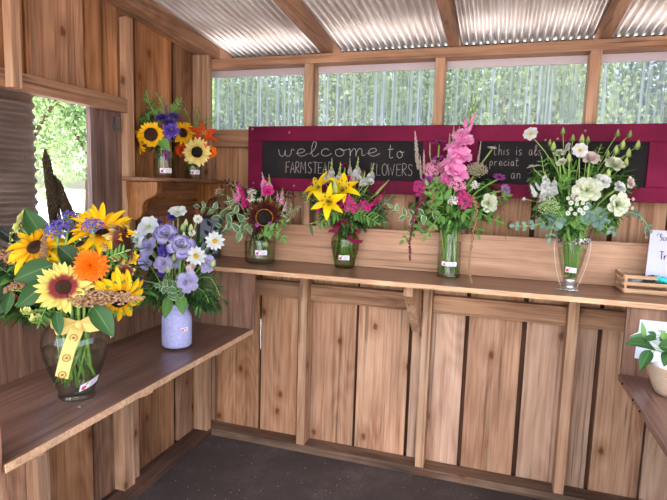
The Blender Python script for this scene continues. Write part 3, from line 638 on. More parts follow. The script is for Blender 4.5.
@kind
def daisy(rg, pet, n=8, W=.34, disc=.10, cen='pollen', prof='round', lift=.15):
    mb = MB()
    for k in range(n): mb.petal(2*PI*k/n + rg.uniform(-.08, .08), .46*rg.uniform(.92, 1.06), W, prof, lift + rg.uniform(-.12, .15), -.1 + rg.uniform(-.2, .2), disc*.5, rg.uniform(0, .02), .15, .02, 5, 4)
    out = [('petals', mb.data('petals', [pet]))]
    mb = MB(); mb.ball((0, 0, .02), disc, 10, 5, 0, (1, 1, .6)); dome(mb, disc*.95, .05, 24, disc*.2, rg, z0=.03); out.append(('center', mb.data('center', [cen])))
    mb = MB(); mb.ball((0, 0, -.03), .06, 8, 4); out.append(('calyx', mb.data('calyx', ['leaf_mid']))); return out
@kind
def pompom(rg, pet, rows=7, n0=6, W=.13, cen=None):
    mb = MB()
    for i in range(rows):
        q = i / (rows - 1); n = int(n0 + 14*q)
        for k in range(n): mb.petal(2*PI*(k + .5*(i % 2))/n + rg.uniform(-.1, .1), (.14 + .34*q)*rg.uniform(.9, 1.08), W*(.7 + .5*q), 'round', 1.45 - 1.2*q, .9 - 1.2*q, .02 + .03*q, .17 - .17*q, .3, .04, 3, 2, 0, rg.uniform(0, 6))
    out = [('petals', mb.data('petals', [pet]))]
    if cen: mb = MB(); dome(mb, .09, .05, 20, .02, rg, z0=.16); out.append(('center', mb.data('center', [cen])))
    mb = MB(); mb.ball((0, 0, -.05), .12, 10, 4, 0, (1, 1, .6)); out.append(('calyx', mb.data('calyx', ['leaf_mid']))); return out
@kind
def tulip_bud(rg, pet):
    mb = MB()
    for k in range(7): mb.petal(2*PI*k/7, .9, .5, 'leaf', 1.05, 2.0, .08, -.4, .35, .03, 7, 4)
    out = [('petals', mb.data('petals', [pet]))]; mb = MB(); mb.ball((0, 0, -.42), .14, 8, 4); out.append(('calyx', mb.data('calyx', ['leaf_mid']))); return out
@kind
def bud(rg, mat, slim=.36):
    mb = MB(); mb.lathe([(.02, -.5), (slim*.75, -.36), (slim, -.15), (slim*.85, .12), (slim*.4, .4), (.02, .55)], 8, 0, True)
    out = [('bud', mb.data('bud', [mat]))]; mb = MB()
    for k in range(5): mb.petal(2*PI*k/5, .62, .16, 'lance', .5, 1.75, slim*.45, -.52, .2, 0, 5, 2)
    out.append(('sepals', mb.data('sepals', ['leaf_fresh']))); return out
# spikes: unit length along +Z from 0 to 1
@kind
def snapdragon(rg, pet, tip, fill=.6, w=.2, n=22):
    mb = MB(); tb = MB()
    for k in range(n):
        q = k / n; a = k*2.4; z = .02 + .93*q; big = w * (1 - q*.75)
        if q < fill:
            base = Matrix.Translation((0, 0, z)) @ Matrix.Rotation(a, 4, 'Z') @ Matrix.Rotation(1.1, 4, 'Y')
            for j in range(5): mb.petal(2*PI*j/5, big*.75, big*.7, 'wide', 1.1, -.4, .005, big*.25, .2, .08, 4, 4, 0, rg.uniform(0, 6), base)
            mb.ball((math.cos(a)*big*.35, math.sin(a)*big*.35, z + .01), big*.22, 6, 4)
        else:
            tb.ball((math.cos(a)*.045*(1.25-q), math.sin(a)*.045*(1.25-q), z), .062*(1.32-q), 6, 4, 0, (.8, .8, 1.3))
    out = [('florets', mb.data('florets', [pet])), ('bud_tip', tb.data('bud_tip', [tip]))]
    mb = MB(); mb.tube([(0, 0, 0), (0, 0, .5), (0, 0, .97)], [.018, .016, .008], 6); out.append(('spike_stem', mb.data('spike_stem', ['stem_green']))); return out
@kind
def bead_spike(rg, mat, R=.05, n=260, r=.014, taper=.7, tip=.2, loose=0.0):
    mb = MB()
    for k in range(n):
        q = (k + .5)/n; a = k*2.39996; rr = R*(1 - taper*q) * min(1, (q + .02)*14) * (1 if q < 1 - tip else max(.15, (1 - q)/tip)) * (1 + rg.uniform(-1.0, .9)*loose); z = q + rg.uniform(-.04, .04)*loose
        mb.ball((rr*math.cos(a), rr*math.sin(a), z), r*(1 - .5*taper*q)*rg.uniform(.8, 1.25), 5, 3, 0, (1, 1, 1.3))
    cr_ = .6 - .42*min(1, loose*1.4); mb.tube([(0, 0, 0), (0, 0, .5), (0, 0, .99)], [R*cr_, R*cr_*(1 - taper*.5), R*.1], 6)
    return [('seed_spike', mb.data('seed_spike', [mat]))]
@kind
def gladiolus(rg, pet):
    mb = MB(); tb = MB()
    for k, (z, side, sc) in enumerate(((.02, -.9, .26), (.09, .8, .26), (.18, -.6, .25), (.27, .6, .24), (.36, -.4, .22), (.44, .5, .20), (.51, -.3, .16))):
        base = Matrix.Translation((0, 0, z)) @ Matrix.Rotation(-PI/2 + side, 4, 'Z') @ Matrix.Rotation(1.05, 4, 'Y') @ Matrix.Translation((0, 0, .03))
        for j in range(6): mb.petal(2*PI*j/6, sc*.62, sc*.62, 'wide', 1.15, -.25 + rg.uniform(-.3, .3), .01, 0, .2, .07, 6, 6, 0, rg.uniform(0, 6), base)
        mb.M = base; mb.tube([(0, 0, -.02), (0, 0, .05)], [.012, .03], 6); mb.M = None
    for k, z in enumerate((.60, .66, .72, .78, .84, .9)):
        a = PI*k + .4; s_ = 1.15 - z; tb.M = Matrix.Translation((.018*math.cos(a), .018*math.sin(a), z)) @ Matrix.Rotation(.25*math.cos(a), 4, 'Y'); tb.lathe([(.004, -.02), (.045*s_, .01), (.04*s_, .05), (.004, .14*s_+.06)], 7, 1 if k < 3 else 0, True); tb.M = None
    out = [('florets', mb.data('florets', [pet])), ('bud_tip', tb.data('bud_tip', ['bud_fresh', pet]))]
    mb = MB(); mb.tube([(0, 0, -.02), (0, 0, .5), (0, 0, 1)], [.014, .012, .005], 6); out.append(('spike_stem', mb.data('spike_stem', ['stem_green']))); return out
@kind
def cluster(rg, mat, n=40, r=.075, H=.28, five=True):
    mb = MB(); sm = MB()
    for k in range(n):
        q = (k + .5)/n; rr = .46*math.sqrt(q); a = k*2.39996; p = Vector((rr*math.cos(a), rr*math.sin(a), H*(1 - q) + rg.uniform(-.09, .09)))
        if five:
            base = Matrix.Translation(p) @ facing((p.x, p.y, .5))
            base = base @ Matrix.Rotation(rg.uniform(-.5, .5), 4, 'X') @ Matrix.Scale(rg.uniform(.7, 1.1), 4)
            for j in range(5): mb.petal(2*PI*j/5, r*1.1, r*.85, 'round', .35, -.1, .004, 0, .1, 0, 2, 2, 0, 0, base)
            if rg.random() < .6: mb.ball(p + Vector((0, 0, .01)), r*.16, 5, 3, 1)
        else: mb.ball(p, r*.6*rg.uniform(.75, 1.2), 5, 3)
        if k % 3 == 0: sm.tube([(0, 0, -.45), p*.5 + Vector((0, 0, -.15)), p], .012, 4)
    return [('florets', mb.data('florets', [mat, 'leaf_fresh'])), ('stalks', sm.data('stalks', ['stem_green']))]

# ------------------------------------------------------------------ placing blooms, stems and leaves in a vase
class Vase:
    def __init__(s, base, H, rb, rn, front, name, center=None, lift=0.0):
        s.b = Vector(base); s.H = H; s.rb = rb; s.rn = rn; s.front = Vector(front).normalized(); s.name = name; s.c = Vector(center) if center else s.b + Vector((0, 0, H + .12)); s.rg = random.Random(len(name)*7); s.lift = lift; s.align = False; s.thick = 1.0
    def stem_path(s, head, end_dir=None, zlow=.012):
        rg = s.rg; a = math.atan2(head.y - s.b.y, head.x - s.b.x) + rg.uniform(-.6, .6) if s.align else rg.uniform(0, 2*PI); q = s.rb * math.sqrt(rg.random())
        b = s.b + Vector((q*math.cos(a), q*math.sin(a), zlow + s.lift*rg.uniform(.3, 1) + rg.uniform(0, .02)))
        d = head - (s.b + Vector((0, 0, s.H))); dx = Vector((d.x, d.y, 0)); dx = dx.normalized() if dx.length > 1e-4 else Vector((0, 0, 0))
        n = s.b + dx * s.rn * rg.uniform(.3, .9) + Vector((rg.uniform(-.3, .3)*s.rn, rg.uniform(-.3, .3)*s.rn, s.H))
        up = (n - b).normalized(); L = (head - n).length; c = n + (up*.6 + Vector((0, 0, .4))).normalized() * L * .5
        pts = [b, b.lerp(n, .35), b.lerp(n, .7)]
        for k in range(7):
            t = k/6; pts.append(n*(1-t)**2 + c*(2*t*(1-t)) + head*t*t)
        return pts
def to_local(pts, root): return [p - root.location for p in pts]
def bloom(v, parts, name, head, size, label, cat='flower', group=None, face=None, stem='stem_green', rad=.0026, roll=None, sc=None):
    head = Vector(head); size = size*(.72 if name == 'flower_bud' else 1.0 if name in ('sunflower', 'zinnia', 'lily', 'aster', 'statice', 'phlox') or v.name == 'lavender' else .86)
    if face is None: face = (head - v.c).normalized()*.75 + v.front*.9 + Vector((0, 0, .15))
    face = Vector(face).normalized(); hb = head - face*size*.12; pts = v.stem_path(hb)
    root = empty(name, pts[0], label, cat, group)
    m = Matrix.Translation(head - root.location) @ facing(face) @ Matrix.Rotation(v.rg.uniform(0, 6) if roll is None else roll, 4, 'Z')
    m = m @ Matrix.Diagonal((size*(sc[0] if sc else 1), size*(sc[1] if sc else 1), size*(sc[2] if sc else 1), 1))
    for nm, me in parts: o = link(nm, me, root); o.matrix_local = m
    mb = MB(); rad = rad*v.thick; mb.tube(to_local(pts, root), [rad]*(len(pts)-1) + [rad*1.1], 6); mb.build('stem', stem, root, True)
    return root
def spike(v, parts, name, a, b, label, cat='flower', group=None, w=1.0, stem='stem_green', rad=.0018, in_vase=True, roll=0.0):
    """a spike whose flowering part runs from a (low end) to b (tip)"""
    a, b = Vector(a), Vector(b); L = (b - a).length; pts = v.stem_path(a) if in_vase else [a - (b-a).normalized()*.03, a]
    root = empty(name, pts[0], label, cat, group)
    m = Matrix.Translation(a - root.location) @ facing(b - a) @ Matrix.Rotation(roll, 4, 'Z') @ Matrix.Diagonal((L*w, L*w, L, 1))
    for nm, me in parts: o = link(nm, me, root); o.matrix_local = m
    mb = MB(); mb.tube(to_local(pts, root), rad, 6); mb.build('stem', stem, root, True); return root
def leaf_at(mb, p, d, L, W, prof='leaf', up=None, cup=.3, curl=-.6, mi=0, ns=6):
    """one leaf from p along d"""
    d = Vector(d).normalized(); u = Vector(up) if up else Vector((0, 0, 1)); s_ = u.cross(d); s_ = s_.normalized() if s_.length > 1e-3 else d.orthogonal().normalized(); n = d.cross(s_)
    m = Matrix(((d.x, s_.x, n.x, p[0]), (d.y, s_.y, n.y, p[1]), (d.z, s_.z, n.z, p[2]), (0, 0, 0, 1)))
    mb.petal(0, L, W, prof, -curl*.4, curl*.6, 0, 0, cup, .02, ns, 4, mi, 0, m)
def big_leaf(v, p, tip, W, label, mat='leaf_dark', up=None, stem='stem_green', group=None):
    p, tip = Vector(p), Vector(tip); pts = v.stem_path(p); root = empty('leaf_stem', pts[0], label, 'leaf', group)
    mb = MB(); leaf_at(mb, p - root.location, tip - p, (tip - p).length*1.04, W, 'leaf', up or v.front, .25, -.5, 0, 9); mb.build('leaf', mat, root, True)
    mb = MB(); mb.tube(to_local(pts, root), .0018, 5); mb.build('stem', stem, root, True); return root
def sprig(v, path, L, W, n, label, mat='leaf_mid', prof='leaf', group=None, stem='stem_green', name='leafy_sprig', opp=True, size_fall=.4, in_vase=True, cup=.25, spread=1.0):
    path = [Vector(p) for p in path]; fine = smooth_pts(path, 6); base = v.stem_path(path[0])[:-1] if in_vase else []
    root = empty(name, (base + fine)[0], label, 'leafy sprig', group); rg = v.rg; mb = MB(); N = len(fine)
    for k in range(n):
        q = (k + .3)/n; i = min(N-2, int(q*(N-1))); p = fine[i].lerp(fine[i+1], q*(N-1) - i); t = (fine[i+1] - fine[i]).normalized()
        s_ = t.cross(v.front); s_ = s_.normalized() if s_.length > 1e-3 else t.orthogonal(); ll = L*(1 - size_fall*q)*rg.uniform(.8, 1.15)
        for sg_ in ((-1, 1) if opp else ((-1, 1)[k % 2],)):
            d = t*rg.uniform(.35, .8) + s_*sg_*spread + v.front*rg.uniform(-.3, .5) + Vector((0, 0, rg.uniform(-.2, .2)))
            leaf_at(mb, p - root.location, d, ll, W*(ll/L), prof, v.front + Vector((0, 0, .6)) + Vector((rg.uniform(-.4, .4), rg.uniform(-.4, .4), rg.uniform(-.4, .4))), cup, rg.uniform(-.9, .2), 0, 5)
    d = fine[-1] - fine[-2]; leaf_at(mb, fine[-1] - root.location, d, L*(1 - size_fall), W*(1 - size_fall), prof, v.front, cup, -.3, 0, 5)
    mb.build('leaves', mat, root, True); mb = MB(); mb.tube(to_local(base + fine, root), .0014, 5); mb.build('stem', stem, root, True); return root
def greenery(v, spots, n, L, W, label, mats=('leaf_dark', 'leaf_mid'), prof='leaf', seed=1, flop=.25, low=0.0):
    """the dense leaves of a bouquet, which nobody could count: spots = (centre, radius) balls reached by short leafy stems"""
    rg = random.Random(seed); mb = MB(); base = v.b + Vector((0, 0, v.H - .01)); ls_ = []
    for k in range(n):
        c, r = spots[k % len(spots)]; c = Vector(c); d = Vector((rg.gauss(0, 1), rg.gauss(0, 1), rg.gauss(0, 1))).normalized()*r*rg.random()**.4
        p = c + d
        if p.z < v.b.z + v.H*.75 + low: p.z = v.b.z + v.H*.75 + low + rg.uniform(0, .03)
        o = (p - v.c).normalized(); q = p - (p - base).normalized()*L*1.8
        mb.tube([q, p], .0013, 4, len(mats) - 1)
        for j in range(6):
            pj = q.lerp(p, .17 + .166*j); dd = o + Vector((rg.uniform(-.9, .9), rg.uniform(-.9, .9), rg.uniform(-.9, .6) - flop)); ll = L*rg.uniform(.6, 1.2)
            leaf_at(mb, pj, dd, ll, W*ll/L*rg.uniform(.8, 1.2), prof, Vector((rg.uniform(-.5, .5), rg.uniform(-.5, .5), 1)), .3, rg.uniform(-1.1, .3), rg.randrange(len(mats)), 4)
    for k in range(10):     # their lower stems stand in the vase
        mb.tube(v.stem_path(v.b + Vector((rg.uniform(-1, 1)*v.rn, rg.uniform(-1, 1)*v.rn, v.H + .04))), .0016, 5, 0)
    o = mb.build('bouquet_foliage', list(mats), None, True); return tag(o, label, 'foliage', None, 'stuff')

# ------------------------------------------------------------------ glass
def glass_mat(name, tint, gl=1.0, ior=1.45, rough=0.02, edge='b4beb4'):
    s = NT(name); tr = s.n('BsdfTransparent'); lw = s.n('LayerWeight'); s.l(s.mix(s.math('POWER', lw.outputs['Facing'], 3.0), tint, edge), tr.inputs[0]); g = s.n('BsdfGlossy'); g.inputs['Roughness'].default_value = rough
    fr = s.n('LayerWeight'); m = s.n('MixShader'); s.l(s.math('MULTIPLY', s.math('ADD', s.math('MULTIPLY', s.math('POWER', fr.outputs['Facing'], 4.0), .6), .06), gl, True), m.inputs[0]); s.l(tr.outputs[0], m.inputs[1]); s.l(g.outputs[0], m.inputs[2]); s.l(m.outputs[0], s.out.inputs[0]); M[name] = s.m
glass_mat('clear_glass', 'fafcfa'); glass_mat('green_glass', 'dfe6cc'); glass_mat('vase_water', 'f4f8f0', .5, 1.2)
petal_mat('sticker_white', [(0, 'e4e2f0'), (1, 'eeecf6')], veins=0, trans=0); flat2('sticker_pink', 'd8246c', 'e0407c', veins=0, trans=0); flat2('sticker_leaf', '7ca060', '7ca060', veins=0, trans=0); flat2('sticker_grey', '9a96aa', '9a96aa', veins=0, trans=0)
def prof_r(prof, z):
    for (r0, z0), (r1, z1) in zip(prof, prof[1:]):
        if z0 <= z <= z1 and z1 > z0: return r0 + (r1 - r0)*(z - z0)/(z1 - z0)
    return prof[-1][0]
def vase(name, base, prof, mat, label, th=.003, water=None, wmat='vase_water', cat='vase'):
    root = empty(name, base, label, cat)
    mb = MB(); pr = []; raw = prof
    for i in range(len(raw) - 1):
        for k in range(3): pr.append((raw[i][0] + (raw[i+1][0] - raw[i][0])*k/3, raw[i][1] + (raw[i+1][1] - raw[i][1])*k/3))
    pr.append(raw[-1])
    # thin blown wall: one surface carrying the glass, turned over at the lip
    mb.lathe([(0.0005, pr[0][1])] + pr + [(pr[-1][0] - th*.5, pr[-1][1] + .0012), (pr[-1][0] - th, pr[-1][1] - .001)], 36); mb.build('glass', mat, root, True); inner = [(max(.001, r - th), z) for r, z in pr]; inner[0] = (inner[0][0], pr[0][1] + th)
    if water:
        mb = MB(); z = inner[0][1] + .001; w = [(0.0005, z)]
        for k in range(9): zz = z + (water - z)*k/8; w.append((prof_r(prof, zz) - th - .0006, zz))
        w.append((.0005, water)); mb.lathe(w, 30); mb.build('water', wmat, root, True)
    return root
def sticker(root, prof, ang, z, w=.032, h=.017, tilt=0.0):
    """small printed label wrapped on the vase: pink flower at its left, lines of print at its right"""
    def on(u, t, lift): zz = z + t + u*tilt; r = prof_r(prof, zz) + lift; a = ang + u/max(r, .02); return (r*math.cos(a), r*math.sin(a), zz)
    mb = MB(); mb.grid([[on(-w/2 + w*i/8, -h/2 + h*j/3, .0006) for i in range(9)] for j in range(4)]); st = mb.build('sticker', 'sticker_white', root, True)
    mb = MB(); c = (-w*.32, -h*.12)
    for k in range(5):
        a = 2*PI*k/5; cc = (c[0] + h*.17*math.cos(a), c[1] + h*.17*math.sin(a)); mb.face([mb._p(on(cc[0] + h*.15*math.cos(b), cc[1] + h*.15*math.sin(b), .0010)) for b in [2*PI*j/8 for j in range(8)]], 0)
    mb.face([mb._p(on(c[0] + du*h, c[1] + dv*h, .0010)) for du, dv in ((.1, .2), (.45, .3), (.6, .55), (.25, .5))], 1); mb.build('flower_logo', ['sticker_pink', 'sticker_leaf'], st)
    mb = MB()
    for k, (u0, u1) in enumerate(((-.05, .42), (-.02, .38), (-.05, .3))):
        zz = h*(.22 - .24*k); mb.grid([[on(w*(u0 + (u1-u0)*i/4), zz + s_*h*.05, .0009) for i in range(5)] for s_ in (-1, 1)])
    mb.build('printed_lines', 'sticker_grey', st); return st
def ribbon(mb, pts, wdir, W, mi=0, th=.0006):
    P = smooth_pts(pts, 5); 
    if not isinstance(wdir, (list, tuple)): wdir = [wdir]*len(P)
    rows = [[p - Vector(w_)*W/2, p - Vector(w_)*W/6, p + Vector(w_)*W/6, p + Vector(w_)*W/2] for p, w_ in zip(P, wdir)]; mb.grid(rows, mi); return rows

# ------------------------------------------------------------------ bouquet 1: big ribboned glass urn on the left shelf
U = 'the ribboned glass urn'
k = 1/336
base = (0.336, -1.266, 0.716)
pf1 = [(.050, 0), (.052, .004), (.047, .012), (.052, .024), (.067, .065), (.082, .110), (.090, .150), (.091, .172), (.084, .196), (.070, .213), (.060, .222), (.060, .232), (.070, .246), (.080, .256)]
v1 = Vase(base, .225, .060, .060, (.72, -.62, .3), 'urn', (0.299, -1.233, 1.078), .045)
v1.thick = 1.5
r1 = vase('glass_vase', base, pf1, 'clear_glass', 'big rounded glass urn vase with yellow ribbon on the left shelf', water=.15)
sticker(r1, pf1, -.16, .048, .058, .022, .30)
petal_mat('ribbon_gold', [(0, 'd9b968'), (1, 'e6cd84')], veins=.05, trans=.1); flat2('ribbon_print', '9c7434', 'a88040', veins=0, trans=0); flat2('ribbon_edge', 'c8a44a', 'c8a44a', veins=0, trans=0)
rb = tag(link('ribbon', None, r1), 'yellow printed ribbon')
fx, sx, zz = Vector((.64, -.768, 0)), Vector((.768, .64, 0)), Vector((0, 0, 1))
mb = MB(); rows = [[(.063*math.cos(a), .063*math.sin(a), z) for z in (.214, .222, .232, .240)] for a in [2*PI*i/32 for i in range(33)]]; mb.grid(rows); mb.build('band', 'ribbon_gold', rb, True)
kn = fx*.068 + zz*.228 + sx*.016
mb = MB(); mb.ball(kn, .014, 10, 6, 0, (1, 1, 1.1)); mb.build('knot', 'ribbon_gold', rb, True)
def wside(a, b): return [Vector(a).normalized()]*99
t1 = [kn, kn + fx*.02 - zz*.012 - sx*.006, kn + fx*.030 - zz*.05 - sx*.022, kn + fx*.036 - zz*.10 - sx*.036, kn + fx*.034 - zz*.135 - sx*.044]
mb = MB(); ribbon(mb, t1, (sx*.92 - zz*.38).normalized(), .034); mb.build('tail', 'ribbon_gold', rb, True)
mb = MB()
for (q, du) in ((t1[1].lerp(t1[2], .4), 0), (t1[2].lerp(t1[3], .6), 0), (t1[3].lerp(t1[4], .75), 0)):
    c = q + fx*.003
    for j in range(14):
        a0, a1 = 2*PI*j/14, 2*PI*(j+1)/14; mb.face([mb._p(c + (sx*math.cos(a) - zz*.0*1 + zz*math.sin(a))*r_) for a, r_ in ((a0, .0110), (a1, .0110), (a1, .0078), (a0, .0078))])
    mb.ball(c, .0045, 6, 3, 0, (1, 1, .8)); mb.build('printed_motif', 'ribbon_print', rb); mb = MB()
for sgn, pts in ((1, [kn, kn + sx*.035 + zz*.02 + fx*.012, kn + sx*.074 + zz*.032, kn + sx*.078 + zz*.006 + fx*.014, kn + sx*.03 - zz*.006 + fx*.012, kn]), (-1, [kn, kn - sx*.035 + zz*.016 + fx*.012, kn - sx*.060 + zz*.012, kn - sx*.054 - zz*.008 + fx*.014, kn - sx*.02 - zz*.004 + fx*.012, kn])):
    mb = MB(); ribbon(mb, pts, (zz*.96 + fx*.2).normalized(), .026); mb.build('bow_loop', 'ribbon_gold', rb, True)
mb = MB(); ribbon(mb, [kn, kn + sx*.04 - zz*.002 + fx*.006, kn + sx*.075 - zz*.012, kn + sx*.085 - zz*.035], (zz*.9 + fx*.3 + sx*.3).normalized(), .024); mb.build('tail', 'ribbon_gold', rb, True)

S = sunflower
bloom(v1, S('pet_sunflower', 'seed_brown', 20, .26, .35, None, .115), 'sunflower', (0.274, -1.336, 1.161), 58*k, 'large golden sunflower above the left leaves in the ribboned glass urn', face=(.25, -.75, .62), rad=.0035)
bloom(v1, S('pet_sunflower', 'seed_brown', 22, .24, -.15, None, .115), 'sunflower', (0.424, -1.251, 1.205), 60*k, 'large golden sunflower seen side-on at the top of the ribboned urn', face=(.35, -.35, .87), rad=.0035)
bloom(v1, S('pet_gold', 'seed_brown', 15, .25, .9, None, .13), 'sunflower', (0.392, -1.297, 1.173), 32*k, 'half-open golden sunflower with drooping petals above the orange zinnia', face=(.0, -.6, .75), rad=.003)
bloom(v1, S('pet_cream_ring', 'seed_brown', 20, .32, .0, None, .13), 'sunflower', (0.405, -1.370, 1.066), 44*k, 'pale yellow sunflower with red ring and brown centre above the ribbon', face=(.62, -.72, .12), rad=.0035)
bloom(v1, S('pet_gold', 'seed_black', 20, .34, .5, None, .12), 'sunflower', (0.501, -1.270, 1.023), 54*k, 'golden sunflower nodding low at the right of the ribboned urn', face=(.78, -.5, -.25), rad=.003)
bloom(v1, S('pet_bicolor', 'seed_brown', 16, .3, .5, None, .15), 'sunflower', (0.500, -1.241, 1.177), 46*k, 'burgundy and cream sunflower turned away at the right of the urn', face=(.9, .0, .3), rad=.003)
bloom(v1, pompom('pet_orange', 8, 7), 'zinnia', (0.455, -1.326, 1.120), 31*k, 'bright orange double zinnia in the middle of the ribboned urn', face=(.66, -.7, .2), rad=.003)
for (p, f, lab) in (((0.167, -1.275, 1.240), (-.1, -.6, .7), 'lime cream bloom topmost at the left edge of the urn'), ((0.172, -1.298, 1.212), (-.3, -.7, .3), 'lime cream bloom below the topmost one at the urn left edge'), ((0.146, -1.300, 1.176), (-.5, -.7, .2), 'lime cream bloom lowest of three at the urn left edge')):
    bloom(v1, S('pet_lime', 'bud_lime', 10, .25, .0, None, .24), 'rudbeckia', p, 17*k, lab, face=f)
for (p, f, lab) in (((0.239, -1.339, 0.968), (.1, -.55, -.75), 'pale yellow hanging bloom under the left leaves of the urn, inner one'), ((0.282, -1.349, 0.952), (.35, -.5, -.8), 'pale yellow hanging bloom lowest under the left leaves of the urn')):
    bloom(v1, S('pet_lime', 'bud_lime', 9, .22, .7, None, .24), 'rudbeckia', p, 20*k, lab, face=f)
bloom(v1, S('pet_bicolor', 'seed_brown', 9, .3, .3, None, .24), 'rudbeckia', (0.499, -1.241, 1.095), 20*k, 'cream and red bloom under the burgundy sunflower at the urn right', face=(.75, -.6, .2))
bloom(v1, S('pet_gold', 'bud_lime', 9, .3, .2, None, .24), 'rudbeckia', (0.499, -1.215, 1.132), 16*k, 'small golden bloom at the far right edge of the ribboned urn', face=(.8, -.5, .1))
bloom(v1, bud('bud_lime', .26), 'flower_bud', (0.358, -1.224, 1.252), 14*k, 'lime green pointed bud standing up between millet and golden sunflower', face=(.05, 0, 1))
bloom(v1, pompom('pet_redorange', 5, 5), 'zinnia', (0.184, -1.331, 1.004), 13*k, 'small red-orange bloom low in the dark leaves of the urn', face=(.2, -.8, -.1))
spike(v1, bead_spike('millet', .062, 420, .015, .42, .12), 'millet_spike', (0.257, -1.242, 1.195), (0.207, -1.227, 1.434), 'dark upright millet spike, the taller one by the shutter', 'millet', w=1.0)
spike(v1, bead_spike('millet', .075, 420, .017, .45, .12), 'millet_spike', (0.292, -1.210, 1.195), (0.221, -1.211, 1.359), 'dark leaning millet spike, the shorter one behind the taller', 'millet', w=1.25)
for (p, d, lab) in (((0.329, -1.312, 1.210), 25, 'purple statice sprig left of the small drooping golden sunflower'), ((0.343, -1.283, 1.234), 25, 'purple statice sprig at the foot of the millet spikes'), ((0.438, -1.297, 1.226), 21, 'purple statice sprig in front of the side-on golden sunflower')):
    bloom(v1, cluster('statice', 46, .085, .3), 'statice', p, d*k, lab, face=(.3, -.5, .8))
PL = bead_spike('tan_plume', .085, 420, .024, .45, .3, .9)
for (a, b, lab) in (((0.241, -1.331, 1.116), (0.070, -1.319, 1.138), 'tan feathery plume at the far left of the urn, upper'), ((0.268, -1.338, 1.074), (0.145, -1.342, 1.018), 'tan feathery plume under the upper left one in the urn'), ((0.315, -1.349, 1.118), (0.312, -1.339, 1.205), 'tan feathery plume standing before the left golden sunflower'), ((0.414, -1.360, 1.037), (0.581, -1.275, 1.034), 'tan feathery plume reaching right across the nodding sunflower')):
    spike(v1, PL, 'celosia_plume', a, b, lab, 'celosia', w=.95)
for (a, b, W_, lab, mt) in (((0.343, -1.340, 1.119), (0.260, -1.393, 1.076), 21, 'large dark leaf pointing left below the left golden sunflower', 'leaf_dark'), ((0.342, -1.357, 1.074), (0.281, -1.406, 1.007), 19, 'large dark leaf pointing down left beside the pale yellow sunflower', 'leaf_dark'),
        ((0.255, -1.287, 1.175), (0.215, -1.310, 1.263), 20, 'broad dark leaf rising behind the left golden sunflower', 'leaf_dark'), ((0.393, -1.313, 1.125), (0.359, -1.339, 1.170), 18, 'broad dark leaf between the two golden sunflowers', 'leaf_deep'), ((0.399, -1.308, 1.068), (0.372, -1.341, 1.127), 16, 'dark leaf just above the pale yellow sunflower', 'leaf_deep'),
        ((0.453, -1.319, 1.008), (0.510, -1.311, 0.928), 19, 'broad dark leaf hanging right of the ribbon bow', 'leaf_dark'), ((0.167, -1.296, 1.162), (0.097, -1.312, 1.209), 13, 'blackish leaf at the left picture edge by the shutter', 'leaf_black'), ((0.177, -1.316, 1.057), (0.142, -1.362, 0.951), 16, 'dark narrow leaf hanging at the left picture edge', 'leaf_deep'),
        ((0.203, -1.353, 1.036), (0.189, -1.366, 0.966), 9, 'small dark leaf hanging beside the red-orange bloom', 'leaf_dark'), ((0.357, -1.352, 0.989), (0.380, -1.363, 0.927), 10, 'narrow leaf hanging left of the ribbon bow', 'leaf_dark')):
    big_leaf(v1, a, b, W_*k, lab, mt)
for (P_, lab) in ((((0.418, -1.307, 1.030), (0.453, -1.309, 1.006), (0.480, -1.294, 0.972)), 'ferny sprig hanging right above the ribbon bow'), (((0.448, -1.285, 1.125), (0.493, -1.289, 1.146), (0.524, -1.278, 1.158)), 'ferny sprig between orange zinnia and burgundy sunflower'), (((0.307, -1.323, 1.012), (0.301, -1.339, 0.980), (0.292, -1.346, 0.952)), 'ferny sprig hanging left above the ribbon bow')):
    sprig(v1, P_, .036, .010, 7, lab, 'leaf_mid', 'lance')
greenery(v1, [((0.314, -1.259, 1.000), .07), ((0.211, -1.266, 1.036), .08), ((0.381, -1.213, 1.027), .08), ((0.290, -1.229, 1.128), .09), ((0.147, -1.257, 1.100), .08), ((0.383, -1.171, 1.106), .08), ((0.114, -1.276, 1.030), .07), ((0.437, -1.172, 1.040), .06), ((0.140, -1.274, 0.986), .06), ((0.226, -1.207, 1.043), .09)], 210, .055, .02, 'dense dark leaves filling the ribboned glass urn bouquet', ('leaf_dark', 'leaf_deep', 'leaf_mid'), seed=11, flop=.05, low=.065)

# ------------------------------------------------------------------ bouquet 2: lavender painted jar
k = 1/254
base = (0.322, -0.743, 0.717)
pf2 = [(.050, 0), (.056, .006), (.057, .03), (.057, .105), (.054, .122), (.045, .137), (.041, .143), (.041, .150), (.044, .153), (.044, .170)]
v2 = Vase(base, .165, .03, .034, (.6, -.75, .2), 'lavender', (0.301, -0.710, 1.029))
s = NT('lavender_paint'); tc = s.n('TexCoord'); a_ = s.n('TexNoise'); s.l(tc.outputs['Object'], a_.inputs['Vector']); a_.inputs['Scale'].default_value = 90; M['lavender_paint'] = s.principled(s.ramp([(.3, 'a3a2d8'), (.7, 'bcbbe6')], a_.outputs['Fac']), .55, 0, a_.outputs['Fac'], .3, .001)
r2 = vase('painted_jar', base, pf2, 'lavender_paint', 'pale lavender painted jar holding white and purple flowers, left shelf'); r2.children[0].name = 'body'
sticker(r2, pf2, -.42, .075, .030, .016)
LP, LL, LC, WH = 'pet_lisi_purple', 'pet_lisi_lilac', 'pet_lisi_cream', 'pet_white'
